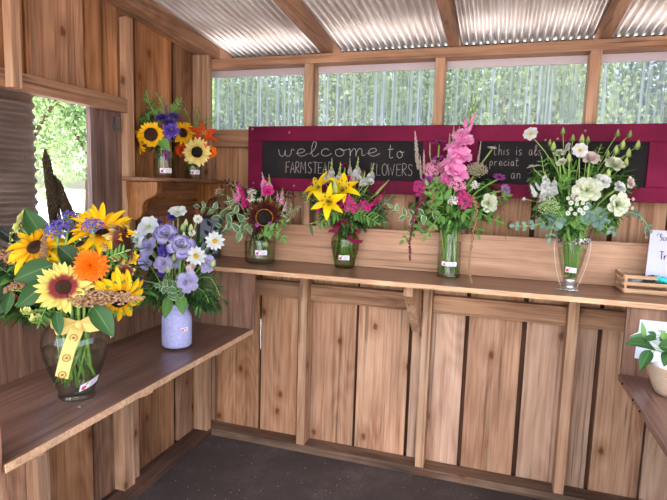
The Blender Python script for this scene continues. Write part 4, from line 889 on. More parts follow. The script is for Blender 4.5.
for (p, d, pt, f, lab) in (((0.307, -0.788, 1.150), 24, LP, (.3, -.6, .7), 'purple-edged white lisianthus, upper of the two in the lavender jar'), ((0.375, -0.792, 1.113), 26, LP, (.55, -.65, .5), 'purple-edged white lisianthus at the centre of the lavender jar'),
        ((0.230, -0.787, 1.100), 20, LL, (-.1, -.8, .4), 'lilac lisianthus at the left of the lavender jar bouquet'), ((0.319, -0.817, 1.052), 18, LL, (.4, -.9, .1), 'lilac lisianthus above the variegated sprig, left one'), ((0.416, -0.815, 0.992), 21, LL, (.7, -.7, .0), 'lilac lisianthus lowest, right above the lavender jar'),
        ((0.186, -0.764, 1.141), 19, LL, (-.3, -.5, .6), 'pale lilac lisianthus at the upper left of the lavender jar'), ((0.441, -0.726, 1.049), 19, LL, (.8, -.5, .1), 'lilac lisianthus at the right edge of the lavender jar bouquet'), ((0.321, -0.764, 1.049), 14, LL, (.5, -.8, .1), 'small lilac bloom half hidden below the central purple lisianthus'), ((0.204, -0.771, 1.042), 16, LL, (-.1, -.9, .0), 'lilac bloom at the far left under the left lilac lisianthus')):
    bloom(v2, lisianthus(pt, 0 if d > 19 else 1), 'lisianthus', p, d*k, lab, face=f)
for (p, d, f, lab) in (((0.316, -0.813, 1.093), 13, (.4, -.8, .4), 'deep violet small bloom between the lilac and purple lisianthus'), ((0.203, -0.801, 0.972), 14, (-.1, -.9, -.1), 'deep violet bloom low at the left of the lavender jar'), ((0.292, -0.721, 1.214), 13, (.1, -.5, .8), 'violet bloom beside the topmost white flower of the lavender jar'), ((0.302, -0.807, 1.012), 9, (.3, -.9, 0), 'tiny violet bloom beside the variegated sprig, lavender jar'), ((0.232, -0.733, 1.188), 11, (.0, -.6, .7), 'violet bloom above the upper purple lisianthus'), ((0.360, -0.769, 1.080), 9, (.5, -.8, .2), 'tiny violet bloom under the central purple lisianthus')):
    bloom(v2, lisianthus('pet_violet', 1), 'lisianthus', p, d*k, lab, face=f)
for (p, d, f, lab) in (((0.309, -0.713, 1.234), 19, (.3, -.5, .8), 'white cosmos topmost in the lavender jar bouquet'), ((0.225, -0.778, 1.179), 23, (.1, -.7, .6), 'white cosmos at the upper left of the lavender jar'), ((0.178, -0.790, 1.124), 22, (-.1, -.8, .4), 'white cosmos leftmost in the lavender jar bouquet')):
    bloom(v2, daisy('pet_white', 8, .36, .1, 'bud_lime', 'round', .5), 'cosmos', p, d*k, lab, face=f)
for (p, d, f, lab) in (((0.436, -0.787, 1.083), 19, (.5, -.85, .15), 'white daisy with yellow centre in front at the lavender jar right'), ((0.473, -0.716, 1.135), 19, (.55, -.8, .2), 'white daisy rightmost before the picture frame'), ((0.384, -0.692, 1.213), 10, (.5, -.7, .4), 'small white daisy high right of the lavender jar bouquet'), ((0.377, -0.722, 1.161), 8, (.4, -.7, .5), 'tiny white daisy between buds, right of the purple lisianthus')):
    bloom(v2, daisy('pet_white', 12, .22, .12, 'pollen', 'strap', .1), 'daisy', p, d*k, lab, face=f)
bloom(v2, tulip_bud('pet_blush'), 'lisianthus_bud', (0.418, -0.798, 1.038), 14*k, 'blush white closed bloom above the lowest lilac lisianthus', face=(.75, -.3, .5))
BUDS2 = [((0.377, -0.775, 1.153), 'pale green bud between the two purple-edged lisianthus'), ((0.347, -0.716, 1.197), 'pale green bud high above the central purple lisianthus'), ((0.372, -0.721, 1.179), 'pale green bud just left of the small high daisy'), ((0.353, -0.804, 1.072), 'pale green bud under the upper purple lisianthus'), ((0.477, -0.736, 1.050), 'lime bud right of the right-edge lilac lisianthus'), ((0.341, -0.824, 1.029), 'pale green bud above the variegated sprig'), ((0.337, -0.722, 1.178), 'pale green bud left of the high pair of buds')]
for p, lab in BUDS2: bloom(v2, bud('bud_green', .3), 'flower_bud', p, 11*k, lab, face=(p[0]-base[0], p[1]-base[1]-.05, .35), rad=.0012)
for (P_, lab) in ((((0.371, -0.806, 0.930), (0.365, -0.835, 0.965), (0.323, -0.848, 0.971)), 'variegated leafy sprig spilling left over the lavender jar'), (((0.377, -0.815, 0.925), (0.385, -0.839, 0.967), (0.398, -0.820, 1.003)), 'variegated leafy sprig rising in front of the lavender jar')):
    sprig(v2, P_, .040, .030, 6, lab, 'leaf_variegated')
for (a, b, W_, lab) in (((0.366, -0.786, 0.933), (0.387, -0.799, 0.861), 11, 'fresh green leaf hanging over the lavender jar, right one'), ((0.321, -0.791, 0.922), (0.312, -0.804, 0.839), 10, 'fresh green leaf hanging over the lavender jar, left one')): big_leaf(v2, a, b, W_*k, lab, 'leaf_mid')
for (P_, lab) in ((((0.275, -0.751, 0.934), (0.213, -0.774, 0.909), (0.179, -0.790, 0.869)), 'feathery green sprig drooping left of the lavender jar'), (((0.372, -0.728, 0.958), (0.425, -0.714, 0.933), (0.460, -0.713, 0.857)), 'feathery green sprig drooping right of the lavender jar'), (((0.378, -0.724, 0.978), (0.444, -0.701, 0.988), (0.480, -0.688, 0.918)), 'feathery green sprig at the far right of the lavender jar')):
    sprig(v2, P_, .040, .007, 14, lab, 'leaf_dark', 'lance')
greenery(v2, [((0.301, -0.717, 0.970), .07), ((0.228, -0.718, 0.985), .07), ((0.365, -0.684, 0.990), .07), ((0.272, -0.680, 1.084), .08), ((0.412, -0.686, 0.935), .05), ((0.206, -0.753, 0.928), .06), ((0.171, -0.703, 1.079), .06), ((0.361, -0.641, 1.085), .06), ((0.269, -0.675, 1.131), .07), ((0.150, -0.707, 1.099), .05), ((0.452, -0.678, 0.897), .05)], 220, .042, .010, 'dense green leaves filling the lavender jar bouquet', ('leaf_dark', 'leaf_mid', 'leaf_deep'), seed=12)

# ------------------------------------------------------------------ bouquets 3 and 4: the two jars on the small wall shelf
k = 1/231
jar = lambda r, h: [(r*.92, 0), (r, .006), (r, h*.78), (r*.88, h*.88), (r*.80, h*.92), (r*.80, h)]
b3 = ((0.104, -0.515, 1.377)[0], (0.104, -0.515, 1.377)[1], 1.370)
pf3 = jar(.042, .125); v3 = Vase(b3, .12, .032, .030, (.5, -.85, .1), 'shelf jar', (0.088, -0.496, 1.566))
r3 = vase('glass_jar', b3, pf3, 'clear_glass', 'tall clear jar with pink and purple stems on the wall shelf', water=.08); sticker(r3, pf3, -.72, .030, .052, .020)
bloom(v3, S('pet_sunflower', 'seed_brown', 22, .60, 0, None, .12), 'sunflower', (0.085, -0.574, 1.547), 23*k, 'round yellow sunflower with large brown centre, front on the wall shelf', face=(.45, -.88, .1), rad=.003)
bloom(v3, S('pet_sunflower', 'seed_brown', 20, .5, .3, None, .13), 'sunflower', (0.032, -0.584, 1.515), 24*k, 'yellow sunflower seen side-on at the left of the shelf jar', face=(-.65, -.5, -.2), rad=.003)
for (p, d, f, st, lab) in (((0.173, -0.554, 1.564), 17, (.4, -.8, .4), 'stem_magenta', 'purple aster lowest of four in the tall shelf jar'), ((0.151, -0.536, 1.594), 16, (.3, -.35, .9), 'stem_purple', 'purple aster seen edge-on just above the lowest purple aster'), ((0.159, -0.519, 1.623), 15, (.3, -.3, .9), 'stem_purple', 'purple aster highest at the right of the tall shelf jar'), ((0.118, -0.544, 1.614), 16, (-.1, -.5, .85), 'stem_magenta', 'purple aster upper left above the round sunflower')):
    bloom(v3, pompom('pet_aster', 6, 9, .075, 'umbel'), 'aster', p, d*k, lab, face=f, stem=st, rad=.0042)
for (a, b, lab) in (((0.104, -0.483, 1.627), (0.088, -0.481, 1.686), 'thin purple flower spike highest in the tall shelf jar'), ((0.064, -0.497, 1.617), (0.045, -0.498, 1.659), 'thin purple flower spike left of the highest one, wall shelf')):
    spike(v3, bead_spike('statice', .09, 120, .03, .5), 'liatris', a, b, lab, w=1)
big_leaf(v3, (0.115, -0.555, 1.535), (0.165, -0.556, 1.481), 10*k, 'pointed green leaf hanging over the tall shelf jar', 'leaf_mid')
for (P_, lab) in ((((0.050, -0.500, 1.634), (0.009, -0.504, 1.701), (-0.062, -0.526, 1.707)), 'wispy green tendril reaching far left above the wall shelf'), (((0.062, -0.495, 1.638), (0.040, -0.519, 1.677), (0.025, -0.518, 1.723)), 'green sprig rising at the top left of the tall shelf jar'), (((0.087, -0.487, 1.639), (0.081, -0.485, 1.677), (0.057, -0.487, 1.720)), 'green sprig topmost in the tall shelf jar'), (((0.119, -0.475, 1.653), (0.135, -0.468, 1.671), (0.149, -0.460, 1.701)), 'green sprig rising right of the purple asters'), (((0.031, -0.508, 1.616), (0.008, -0.525, 1.622), (-0.011, -0.533, 1.604)), 'green sprig at the left above the round sunflower')):
    sprig(v3, P_, .034, .010, 6, lab, 'leaf_mid', 'lance')
greenery(v3, [((0.067, -0.488, 1.601), .045), ((0.024, -0.499, 1.617), .04), ((0.101, -0.464, 1.621), .045), ((0.078, -0.505, 1.523), .035)], 46, .036, .010, 'dense green leaves filling the tall shelf jar', ('leaf_dark', 'leaf_mid', 'leaf_deep'), 'lance', seed=13)
k = 1/211
b4 = ((0.100, -0.285, 1.379)[0], (0.100, -0.285, 1.379)[1], 1.370)
pf4 = jar(.040, .095); v4 = Vase(b4, .09, .028, .030, (.5, -.85, .1), 'small jar', (0.098, -0.264, 1.545))
r4 = vase('glass_jar', b4, pf4, 'clear_glass', 'short clear jar with sunflowers and orange blooms on the wall shelf', water=.06); sticker(r4, pf4, -.70, .032, .046, .020)
bloom(v4, S('pet_sunflower', 'seed_brown', 20, .42, 0, None, .12), 'sunflower', (0.088, -0.348, 1.578), 23*k, 'yellow sunflower tilted right at the left of the short shelf jar', face=(.85, -.5, .15), rad=.003, sc=(1, 1, 1))
bloom(v4, S('pet_cream', 'seed_black', 20, .44, 0, None, .13), 'sunflower', (0.161, -0.346, 1.492), 26*k, 'cream sunflower with black centre over the short shelf jar', face=(.4, -.9, -.05), rad=.003)
bloom(v4, lily('pet_orange_lily'), 'lily', (0.156, -0.297, 1.560), 30*k, 'orange-red lily at the upper right of the short shelf jar', face=(.75, -.55, .55), sc=(1, 1, .8))
bloom(v4, pompom('pet_redorange', 7, 7), 'zinnia', (0.089, -0.357, 1.500), 14*k, 'red-orange zinnia left of the cream sunflower', face=(.2, -.9, .1))
bloom(v4, pompom('pet_orange', 6, 6), 'zinnia', (0.200, -0.291, 1.497), 13*k, 'orange zinnia half hidden right of the cream sunflower', face=(.7, -.6, .1))
for (P_, lab) in ((((0.072, -0.266, 1.600), (0.063, -0.261, 1.657), (0.038, -0.263, 1.703)), 'wispy green sprig rising above the tilted sunflower'), (((0.089, -0.259, 1.610), (0.108, -0.247, 1.658), (0.092, -0.246, 1.705)), 'wispy green sprig rising behind the orange-red lily'), (((0.107, -0.253, 1.611), (0.141, -0.238, 1.640), (0.177, -0.226, 1.651)), 'wispy green sprig leaning right above the orange-red lily')):
    sprig(v4, P_, .022, .006, 7, lab, 'leaf_mid', 'lance')
greenery(v4, [((0.079, -0.260, 1.545), .04), ((0.103, -0.272, 1.469), .03), ((0.130, -0.247, 1.518), .03)], 26, .034, .012, 'dense green leaves filling the short shelf jar', ('leaf_dark', 'leaf_mid'), seed=14)

# ------------------------------------------------------------------ bouquet 5: wide mason jar with the mahogany sunflower
k = 1/214
base = (0.425, -0.223, 0.986)
pf5 = [(.062, 0), (.070, .006), (.072, .02), (.072, .105), (.066, .122), (.060, .130), (.060, .155)]
v5 = Vase(base, .15, .058, .050, (.4, -.9, .15), 'mason jar', (0.420, -0.241, 1.221), .02)
r5 = vase('glass_jar', base, pf5, 'clear_glass', 'wide clear jar with brown sunflower bouquet at the counter left end', water=.10); sticker(r5, pf5, -1.05, .055, .056, .022)
bloom(v5, S('pet_mahogany', 'seed_black', 26, .5, .0, 'ring_orange', .10), 'sunflower', (0.493, -0.325, 1.207), 32*k, 'dark mahogany sunflower with black centre ringed in orange', face=(.42, -.9, .05), rad=.0035)
SN = snapdragon('pet_pink', 'bud_lime'); SM = snapdragon('pet_magenta', 'pet_plum', .75); SP = snapdragon('pet_softpink', 'umbel', .8)
spike(v5, snapdragon('pet_pink', 'pet_softpink', .6, .22), 'snapdragon', (0.463, -0.249, 1.302), (0.425, -0.215, 1.417), 'pink snapdragon spike above the mahogany sunflower, left of two', w=1.0)
spike(v5, snapdragon('pet_pink', 'bud_lime', .5, .22), 'snapdragon', (0.485, -0.251, 1.312), (0.461, -0.215, 1.408), 'pink snapdragon spike above the mahogany sunflower, right of two', w=1.0)
bloom(v5, lisianthus('pet_magenta', 1), 'lisianthus', (0.488, -0.280, 1.325), 13*k, 'large magenta bloom just above the mahogany sunflower', face=(.4, -.8, .4))
for (a, b, w_, lab) in (((0.374, -0.274, 1.244), (0.315, -0.253, 1.390), .6, 'magenta flower spike tallest at the left of the mason jar'), ((0.342, -0.291, 1.270), (0.302, -0.285, 1.334), 1.1, 'pink flower spike leaning left in the mason jar'), ((0.345, -0.267, 1.289), (0.303, -0.259, 1.371), .8, 'pink flower spike behind the leaning one, mason jar'), ((0.392, -0.267, 1.253), (0.363, -0.243, 1.350), .6, 'magenta spike beside the white yarrow, mason jar')):
    spike(v5, SM if 'magenta' in lab else SN, 'snapdragon', a, b, lab, w=w_)
for (a, b, lab) in (((0.532, -0.232, 1.263), (0.531, -0.211, 1.345), 'pale pink spike standing at the right of the mason jar'), ((0.551, -0.240, 1.232), (0.560, -0.230, 1.291), 'pale pink spike lower at the right of the mason jar'), ((0.510, -0.216, 1.275), (0.498, -0.202, 1.331), 'pale pink spike just right of the large magenta bloom')):
    spike(v5, SP, 'snapdragon', a, b, lab, w=.9)
for (p, d, lab) in (((0.414, -0.294, 1.319), 12, 'white yarrow head upper left of the mahogany sunflower'), ((0.417, -0.308, 1.287), 11, 'white yarrow head just under the upper one, mason jar'), ((0.456, -0.295, 1.284), 8, 'small white yarrow head right above the mahogany sunflower')):
    bloom(v5, cluster('white_bits', 30, .1, .18), 'yarrow', p, d*k, lab, face=(.2, -.6, .8), rad=.0012)
for (p, d, lab) in (((0.245, -0.285, 1.309), 13, 'grey-white seedy cluster at the upper left of the mason jar'), ((0.563, -0.223, 1.254), 12, 'grey-pink seedy cluster at the far right of the mason jar'), ((0.579, -0.222, 1.218), 9, 'small grey-pink seedy cluster lower at the mason jar right')):
    bloom(v5, cluster('umbel', 26, .1, .5, False), 'seed_cluster', p, d*k, lab, rad=.0012)
for (p, lab) in (((0.473, -0.357, 1.175), 'tiny purple round bloom lower left of the mahogany sunflower'), ((0.527, -0.339, 1.181), 'tiny purple round bloom lower right of the mahogany sunflower')):
    bloom(v5, pompom('pet_mauve', 5, 6), 'globe_flower', p, 5*k, lab, rad=.001)
for (P_, n, L_, mt, lab) in ((((0.406, -0.314, 1.182), (0.311, -0.344, 1.179), (0.250, -0.346, 1.231), (0.182, -0.356, 1.243)), 5, .058, 'leaf_variegated', 'long variegated sprig reaching far left of the mason jar'), (((0.424, -0.330, 1.175), (0.380, -0.359, 1.138), (0.305, -0.370, 1.158)), 3, .060, 'leaf_variegated', 'variegated sprig arching low left over the mason jar'), (((0.442, -0.336, 1.167), (0.419, -0.349, 1.207), (0.430, -0.342, 1.230)), 4, .04, 'leaf_variegated', 'variegated sprig just left of the mahogany sunflower'), (((0.347, -0.318, 1.216), (0.323, -0.322, 1.243), (0.307, -0.312, 1.279)), 3, .04, 'leaf_variegated', 'variegated sprig rising at the left of the mason jar'),
        (((0.499, -0.341, 1.153), (0.550, -0.334, 1.159), (0.594, -0.316, 1.192)), 4, .042, 'leaf_fresh', 'bright green sprig reaching right under the mahogany sunflower'), (((0.516, -0.335, 1.153), (0.564, -0.332, 1.142), (0.591, -0.327, 1.112)), 3, .04, 'leaf_fresh', 'bright green sprig hanging right over the mason jar rim'), (((0.495, -0.352, 1.153), (0.510, -0.352, 1.118), (0.515, -0.352, 1.101)), 1, .04, 'leaf_fresh', 'bright green leaves hanging on the mason jar front'), (((0.532, -0.263, 1.186), (0.573, -0.244, 1.228), (0.615, -0.228, 1.252)), 5, .026, 'leaf_variegated', 'wispy pale sprig reaching far right of the mason jar')):
    sprig(v5, P_, L_, L_*.55, n, lab, mt)
for (P_, lab) in ((((0.356, -0.238, 1.232), (0.248, -0.272, 1.238), (0.140, -0.306, 1.240)), 'dark burgundy sprig reaching left behind the mason jar'), (((0.367, -0.219, 1.280), (0.319, -0.228, 1.325), (0.262, -0.242, 1.361)), 'dark burgundy sprig rising left behind the mason jar'), (((0.466, -0.187, 1.283), (0.500, -0.172, 1.312), (0.555, -0.156, 1.304)), 'dark burgundy sprig rising right behind the mason jar')):
    sprig(v5, P_, .036, .016, 8, lab, 'leaf_burgundy')
greenery(v5, [((0.412, -0.224, 1.211), .06), ((0.347, -0.231, 1.232), .06), ((0.473, -0.201, 1.236), .06), ((0.433, -0.245, 1.152), .05), ((0.384, -0.201, 1.289), .05)], 190, .034, .012, 'dense dark leaves filling the mahogany sunflower bouquet', ('leaf_deep', 'leaf_burgundy', 'leaf_dark'), 'lance', seed=15)

# ------------------------------------------------------------------ bouquet 6: green ginger jar, yellow lilies, burgundy bow
k = 1/220
base = (0.830, -0.174, 0.986)
pf6 = [(.042, 0), (.046, .005), (.050, .03), (.060, .075), (.066, .11), (.064, .135), (.052, .152), (.040, .162), (.038, .172), (.044, .186), (.052, .196)]
v6 = Vase(base, .175, .048, .036, (.25, -.95, .15), 'ginger jar', (0.834, -0.181, 1.273), .03)
v6.thick = 1.3
r6 = vase('glass_vase', base, pf6, 'green_glass', 'greenish rounded glass vase with burgundy bow, yellow lilies on the counter', water=.12); sticker(r6, pf6, -1.35, .052, .050, .022)
rb = tag(link('bow', None, r6), 'burgundy bow ribbon')
petal_mat('ribbon_burgundy', [(0, '6c1434'), (1, '8c1e48')], veins=.12, trans=.1)
fx, sx, zz = Vector((.25, -.968, 0)), Vector((.968, .25, 0)), Vector((0, 0, 1)); kn = fx*.050 + zz*.174
mb = MB(); mb.grid([[(.0425*math.cos(a), .0425*math.sin(a), z) for z in (.162, .168, .175, .181)] for a in [2*PI*i/28 for i in range(29)]]); mb.build('band', 'ribbon_burgundy', rb, True)
mb = MB(); mb.ball(kn + fx*.004, .013, 8, 6); mb.build('knot', 'ribbon_burgundy', rb, True)
for sgn, pts in ((-1, [kn, kn - sx*.022 + zz*.03 + fx*.01, kn - sx*.040 + zz*.034, kn - sx*.042 + zz*.012 + fx*.012, kn]), (1, [kn, kn + sx*.02 + zz*.028 + fx*.012, kn + sx*.012 + zz*.042 + fx*.012, kn - sx*.012 + zz*.034 + fx*.02, kn])):
    mb = MB(); ribbon(mb, pts, (zz*.7 + fx*.5 - sx*.4*sgn).normalized(), .036); mb.build('bow_loop', 'ribbon_burgundy', rb, True)
for pts in ([kn, kn - sx*.03 - zz*.006 + fx*.008, kn - sx*.055 - zz*.002, kn - sx*.075 - zz*.004], [kn, kn + sx*.018 - zz*.03 + fx*.014, kn + sx*.045 - zz*.045 + fx*.012, kn + sx*.078 - zz*.046], [kn, kn + sx*.03 + zz*.008, kn + sx*.05 + zz*.01, kn + sx*.062 - zz*.012]):
    mb = MB(); ribbon(mb, pts, (zz*.8 + sx*.4 + fx*.4).normalized(), .019); mb.build('tail', 'ribbon_burgundy', rb, True)
YL = lily('pet_lily')
for (p, d, f, lab) in (((0.797, -0.328, 1.288), 34, (.1, -.9, .1), 'yellow lily in front, lowest of the three open lilies'), ((0.751, -0.305, 1.338), 34, (-.45, -.6, .6), 'yellow lily at the upper left of the three open lilies'), ((0.835, -0.268, 1.336), 34, (.4, -.7, .6), 'yellow lily at the right, behind the front lily')):
    bloom(v6, YL, 'lily', p, d*k, lab, face=f, rad=.0028, sc=(1, 1, .8))
bloom(v6, bud('bud_lime', .2), 'lily_bud', (0.817, -0.314, 1.348), 18*k, 'closed yellow-green lily bud standing among the open lilies', face=(.05, -.3, 1))
for (p, d, lab) in (((0.841, -0.326, 1.277), 15, 'plum magenta closed bloom right of the front lily'), ((0.748, -0.316, 1.256), 13, 'plum magenta closed bloom low left under the lilies')):
    bloom(v6, tulip_bud('pet_magenta'), 'tulip', p, d*k, lab, face=(.2 if 'right' in lab else -.7, -.8, .2), sc=(1, 1, .75))
MC = cluster('magenta_bits', 16, .17, .3)
for (p, d, lab) in (((0.886, -0.312, 1.274), 16, 'magenta dianthus head right of the plum bloom'), ((0.858, -0.296, 1.307), 12, 'pink dianthus head between the lilies and snapdragons'), ((0.928, -0.235, 1.278), 12, 'magenta dianthus head mid-right of the green vase'), ((0.903, -0.276, 1.269), 9, 'small magenta dianthus head beside the larger one')):
    bloom(v6, MC, 'dianthus', p, d*k, lab, face=(.25, -.9, .3), sc=(1, 1, .8))
for (a, b, lab) in (((0.956, -0.205, 1.274), (1.009, -0.169, 1.342), 'magenta snapdragon leaning right in the green vase, upper'), ((0.921, -0.240, 1.252), (0.994, -0.199, 1.311), 'magenta snapdragon leaning right in the green vase, lower')):
    spike(v6, SM, 'snapdragon', a, b, lab, w=.75)
bloom(v6, lisianthus('pet_magenta', 1), 'small_bloom', (0.948, -0.241, 1.262), 6*k, 'single magenta bloom low at the right of the green vase', face=(.3, -.9, .1))
spike(v6, bead_spike('bud_lime', .05, 60, .03, .5), 'snapdragon', (0.963, -0.165, 1.327), (1.014, -0.140, 1.391), 'bare lime snapdragon tip leaning far right of the green vase')
SW = snapdragon('pet_white', 'bud_lime', .42, .26)
for (a, b, w_, lab) in (((0.768, -0.221, 1.374), (0.759, -0.188, 1.487), .8, 'lime-tipped snapdragon tallest at the left of the green vase'), ((0.808, -0.243, 1.349), (0.807, -0.207, 1.468), 1.0, 'white snapdragon with lime tip above the lilies'), ((0.879, -0.206, 1.382), (0.875, -0.161, 1.496), 1.0, 'white snapdragon with lime tip, tallest at the centre'), ((0.933, -0.180, 1.370), (0.943, -0.143, 1.469), 1.0, 'white snapdragon with lime tip at the right of the green vase'), ((0.738, -0.200, 1.365), (0.725, -0.172, 1.451), .7, 'lime snapdragon spike farthest left above the lilies'), ((0.839, -0.163, 1.404), (0.827, -0.134, 1.491), .6, 'lime snapdragon spike left of the tallest central one'), ((0.913, -0.208, 1.361), (0.914, -0.188, 1.431), 1.2, 'white snapdragon low between the central and right ones')):
    spike(v6, SW, 'snapdragon', a, b, lab, w=w_)
for (p, d, lab) in (((0.811, -0.155, 1.449), 9, 'dark burgundy bloom high behind the lime snapdragons'), ((0.763, -0.208, 1.406), 8, 'magenta bloom beside the tallest left snapdragon'), ((0.853, -0.212, 1.394), 8, 'magenta bloom between the white snapdragons'), ((0.685, -0.240, 1.349), 13, 'dark burgundy bloom at the far left behind the lilies'), ((0.893, -0.142, 1.428), 7, 'burgundy bloom left of the right-hand snapdragon')):
    bloom(v6, pompom('pet_plum' if 'burgundy' in lab else 'pet_magenta', 5, 6), 'dianthus', p, d*k, lab)
for (P_, L_, lab, mt, pr) in ((((0.779, -0.255, 1.242), (0.726, -0.268, 1.275), (0.669, -0.271, 1.309)), .055, 'dark leafy sprig reaching left under the lilies', 'leaf_dark', 'lance'), (((0.900, -0.228, 1.233), (0.958, -0.208, 1.248), (1.008, -0.185, 1.223)), .055, 'dark leafy sprig reaching right from the green vase', 'leaf_dark', 'lance'), (((0.888, -0.252, 1.242), (0.942, -0.247, 1.231), (0.985, -0.237, 1.206)), .05, 'mid green sprig spreading low right over the burgundy bow', 'leaf_mid', 'lance'), (((0.821, -0.273, 1.244), (0.784, -0.298, 1.222), (0.749, -0.314, 1.186)), .05, 'mid green sprig spreading low left over the burgundy bow', 'leaf_mid', 'lance'), (((0.868, -0.215, 1.253), (0.895, -0.188, 1.316), (0.924, -0.162, 1.361)), .05, 'dark sprig rising behind the leaning magenta snapdragons', 'leaf_dark', 'lance')):
    sprig(v6, P_, L_, L_*.24, 8, lab, mt, pr, opp=True)
for (P_, L_, n, lab) in ((((0.943, -0.182, 1.237), (0.990, -0.152, 1.274), (1.026, -0.114, 1.320), (1.053, -0.101, 1.357)), .028, 5, 'silvery sprig curving up at the right of the green vase'), (((0.941, -0.206, 1.220), (0.982, -0.186, 1.195), (1.014, -0.164, 1.204)), .024, 4, 'silvery sprig hanging low right of the green vase')):
    sprig(v6, P_, L_, L_*.5, n, lab, 'leaf_silver')
big_leaf(v6, (0.701, -0.297, 1.187), (0.717, -0.299, 1.135), 3*k, 'single dark blade leaf hanging left of the green vase', 'leaf_dark')
greenery(v6, [((0.842, -0.203, 1.243), .07), ((0.776, -0.178, 1.271), .06), ((0.894, -0.141, 1.275), .065), ((0.840, -0.222, 1.185), .045), ((0.832, -0.131, 1.341), .06), ((0.942, -0.140, 1.245), .05), ((0.718, -0.194, 1.292), .05)], 210, .046, .011, 'dense narrow dark leaves filling the yellow lily bouquet', ('leaf_dark', 'leaf_deep', 'leaf_mid'), 'lance', seed=16, flop=.05, low=.062)

# ------------------------------------------------------------------ bouquet 7: clear cylinder, pink gladiolus
k = 1/236
base = (1.302, -0.198, 0.986)
pf7 = [(.048, 0), (.050, .004), (.049, .012), (.048, .11), (.050, .225)]
v7 = Vase(base, .22, .042, .044, (.1, -1, .15), 'cylinder', (1.308, -0.184, 1.376))
v7.thick = 1.3
r7 = vase('glass_vase', base, pf7, 'clear_glass', 'tall clear cylinder vase with pink gladiolus on the counter', water=.15); sticker(r7, pf7, -1.45, .060, .066, .018, -.03)
spike(v7, gladiolus('pet_pink'), 'gladiolus', (1.293, -0.295, 1.370), (1.369, -0.140, 1.740), 'tall pink gladiolus whose green tip stands above the chalkboard', w=1.0, rad=.004, roll=3.3)
for (p, d, f, pt, lab) in (((1.234, -0.207, 1.548), 17, (-.1, -.25, .95), 'pet_mauve', 'purple aster seen edge-on left of the gladiolus'), ((1.235, -0.215, 1.482), 13, (-.2, -.5, .8), 'pet_mauve', 'purple aster just below the edge-on one, left of gladiolus'), ((1.483, -0.188, 1.411), 13, (.2, -.5, .8), 'pet_mauve', 'mauve aster at the right of the gladiolus bouquet, upper'), ((1.510, -0.175, 1.361), 12, (.6, -.8, .2), 'pet_lilac', 'lilac aster rightmost in the gladiolus bouquet, lower'), ((1.206, -0.278, 1.388), 13, (-.4, -.7, .5), 'pet_mauve', 'mauve bloom at the left under the pale veronica'), ((1.323, -0.155, 1.566), 8, (0, -.5, .8), 'pet_lilac', 'small lilac bloom high beside the gladiolus')):
    bloom(v7, daisy(pt, 20, .12, .12, 'seed_brown', 'strap', .25), 'aster', p, d*k, lab, face=f)
bloom(v7, daisy('pet_white', 12, .22, .12, 'bud_lime', 'strap', .5), 'daisy', (1.447, -0.163, 1.529), 11*k, 'white daisy seen side-on before the right chalk writing', face=(.1, -.4, .9))
VS = bead_spike('veronica', .052, 150, .026, .5, .3, .6)
for (a, b, lab) in (((1.154, -0.225, 1.443), (1.129, -0.192, 1.596), 'pale veronica spike farthest left before the chalkboard'), ((1.172, -0.245, 1.401), (1.162, -0.237, 1.492), 'pale veronica spike lower left in front of the burgundy frame'), ((1.184, -0.249, 1.426), (1.176, -0.229, 1.517), 'pale veronica spike beside the lower left one'), ((1.276, -0.180, 1.489), (1.271, -0.148, 1.592), 'pale veronica spike first left of the gladiolus'), ((1.290, -0.172, 1.518), (1.285, -0.139, 1.626), 'pale veronica spike tallest left of the gladiolus'), ((1.310, -0.164, 1.532), (1.308, -0.132, 1.622), 'pale veronica spike nearest to the gladiolus blooms'), ((1.199, -0.204, 1.495), (1.194, -0.187, 1.554), 'short pale veronica spike left of the purple aster'), ((1.395, -0.165, 1.474), (1.400, -0.132, 1.560), 'pale veronica spike right of the gladiolus')):
    spike(v7, VS, 'veronica', a, b, lab, w=.72)
bloom(v7, cluster('umbel', 170, .052, .2, False), 'lace_flower', (1.396, -0.233, 1.438), 26*k, 'wide dusty pink lace flower head right of the gladiolus', face=(.15, -.55, .85), rad=.0022)
PC = cluster('pink_bits', 22, .14, .25); PM = cluster('magenta_bits', 16, .17, .3); PW = cluster('white_bits', 22, .12, .2)
for (p, d, q, lab) in (((1.221, -0.257, 1.438), 17, PC, 'pink and white phlox head left of the gladiolus'), ((1.252, -0.246, 1.443), 10, PC, 'small pink phlox head touching the gladiolus blooms'), ((1.324, -0.294, 1.383), 18, PC, 'pink phlox head just below the gladiolus'), ((1.180, -0.313, 1.351), 13, PM, 'magenta phlox head at the lower left of the gladiolus bouquet'), ((1.168, -0.292, 1.375), 9, PM, 'small magenta phlox head above the lower left one'), ((1.357, -0.314, 1.312), 15, PM, 'magenta phlox head above the cylinder rim'), ((1.348, -0.314, 1.340), 10, PM, 'small magenta phlox head just above the rim one'), ((1.394, -0.273, 1.377), 9, PW, 'small white phlox head under the lace flower'), ((1.315, -0.327, 1.315), 11, PW, 'small white phlox head left of the rim magenta phlox')):
    bloom(v7, q, 'phlox', p, d*k, lab, face=(.1, -.85, .4), sc=(1, 1, .8))
bloom(v7, lisianthus('pet_lisi_cream', 0), 'lisianthus', (1.448, -0.265, 1.307), 21*k, 'cream lisianthus at the lower right of the gladiolus bouquet', face=(.45, -.9, .05), rad=.003)
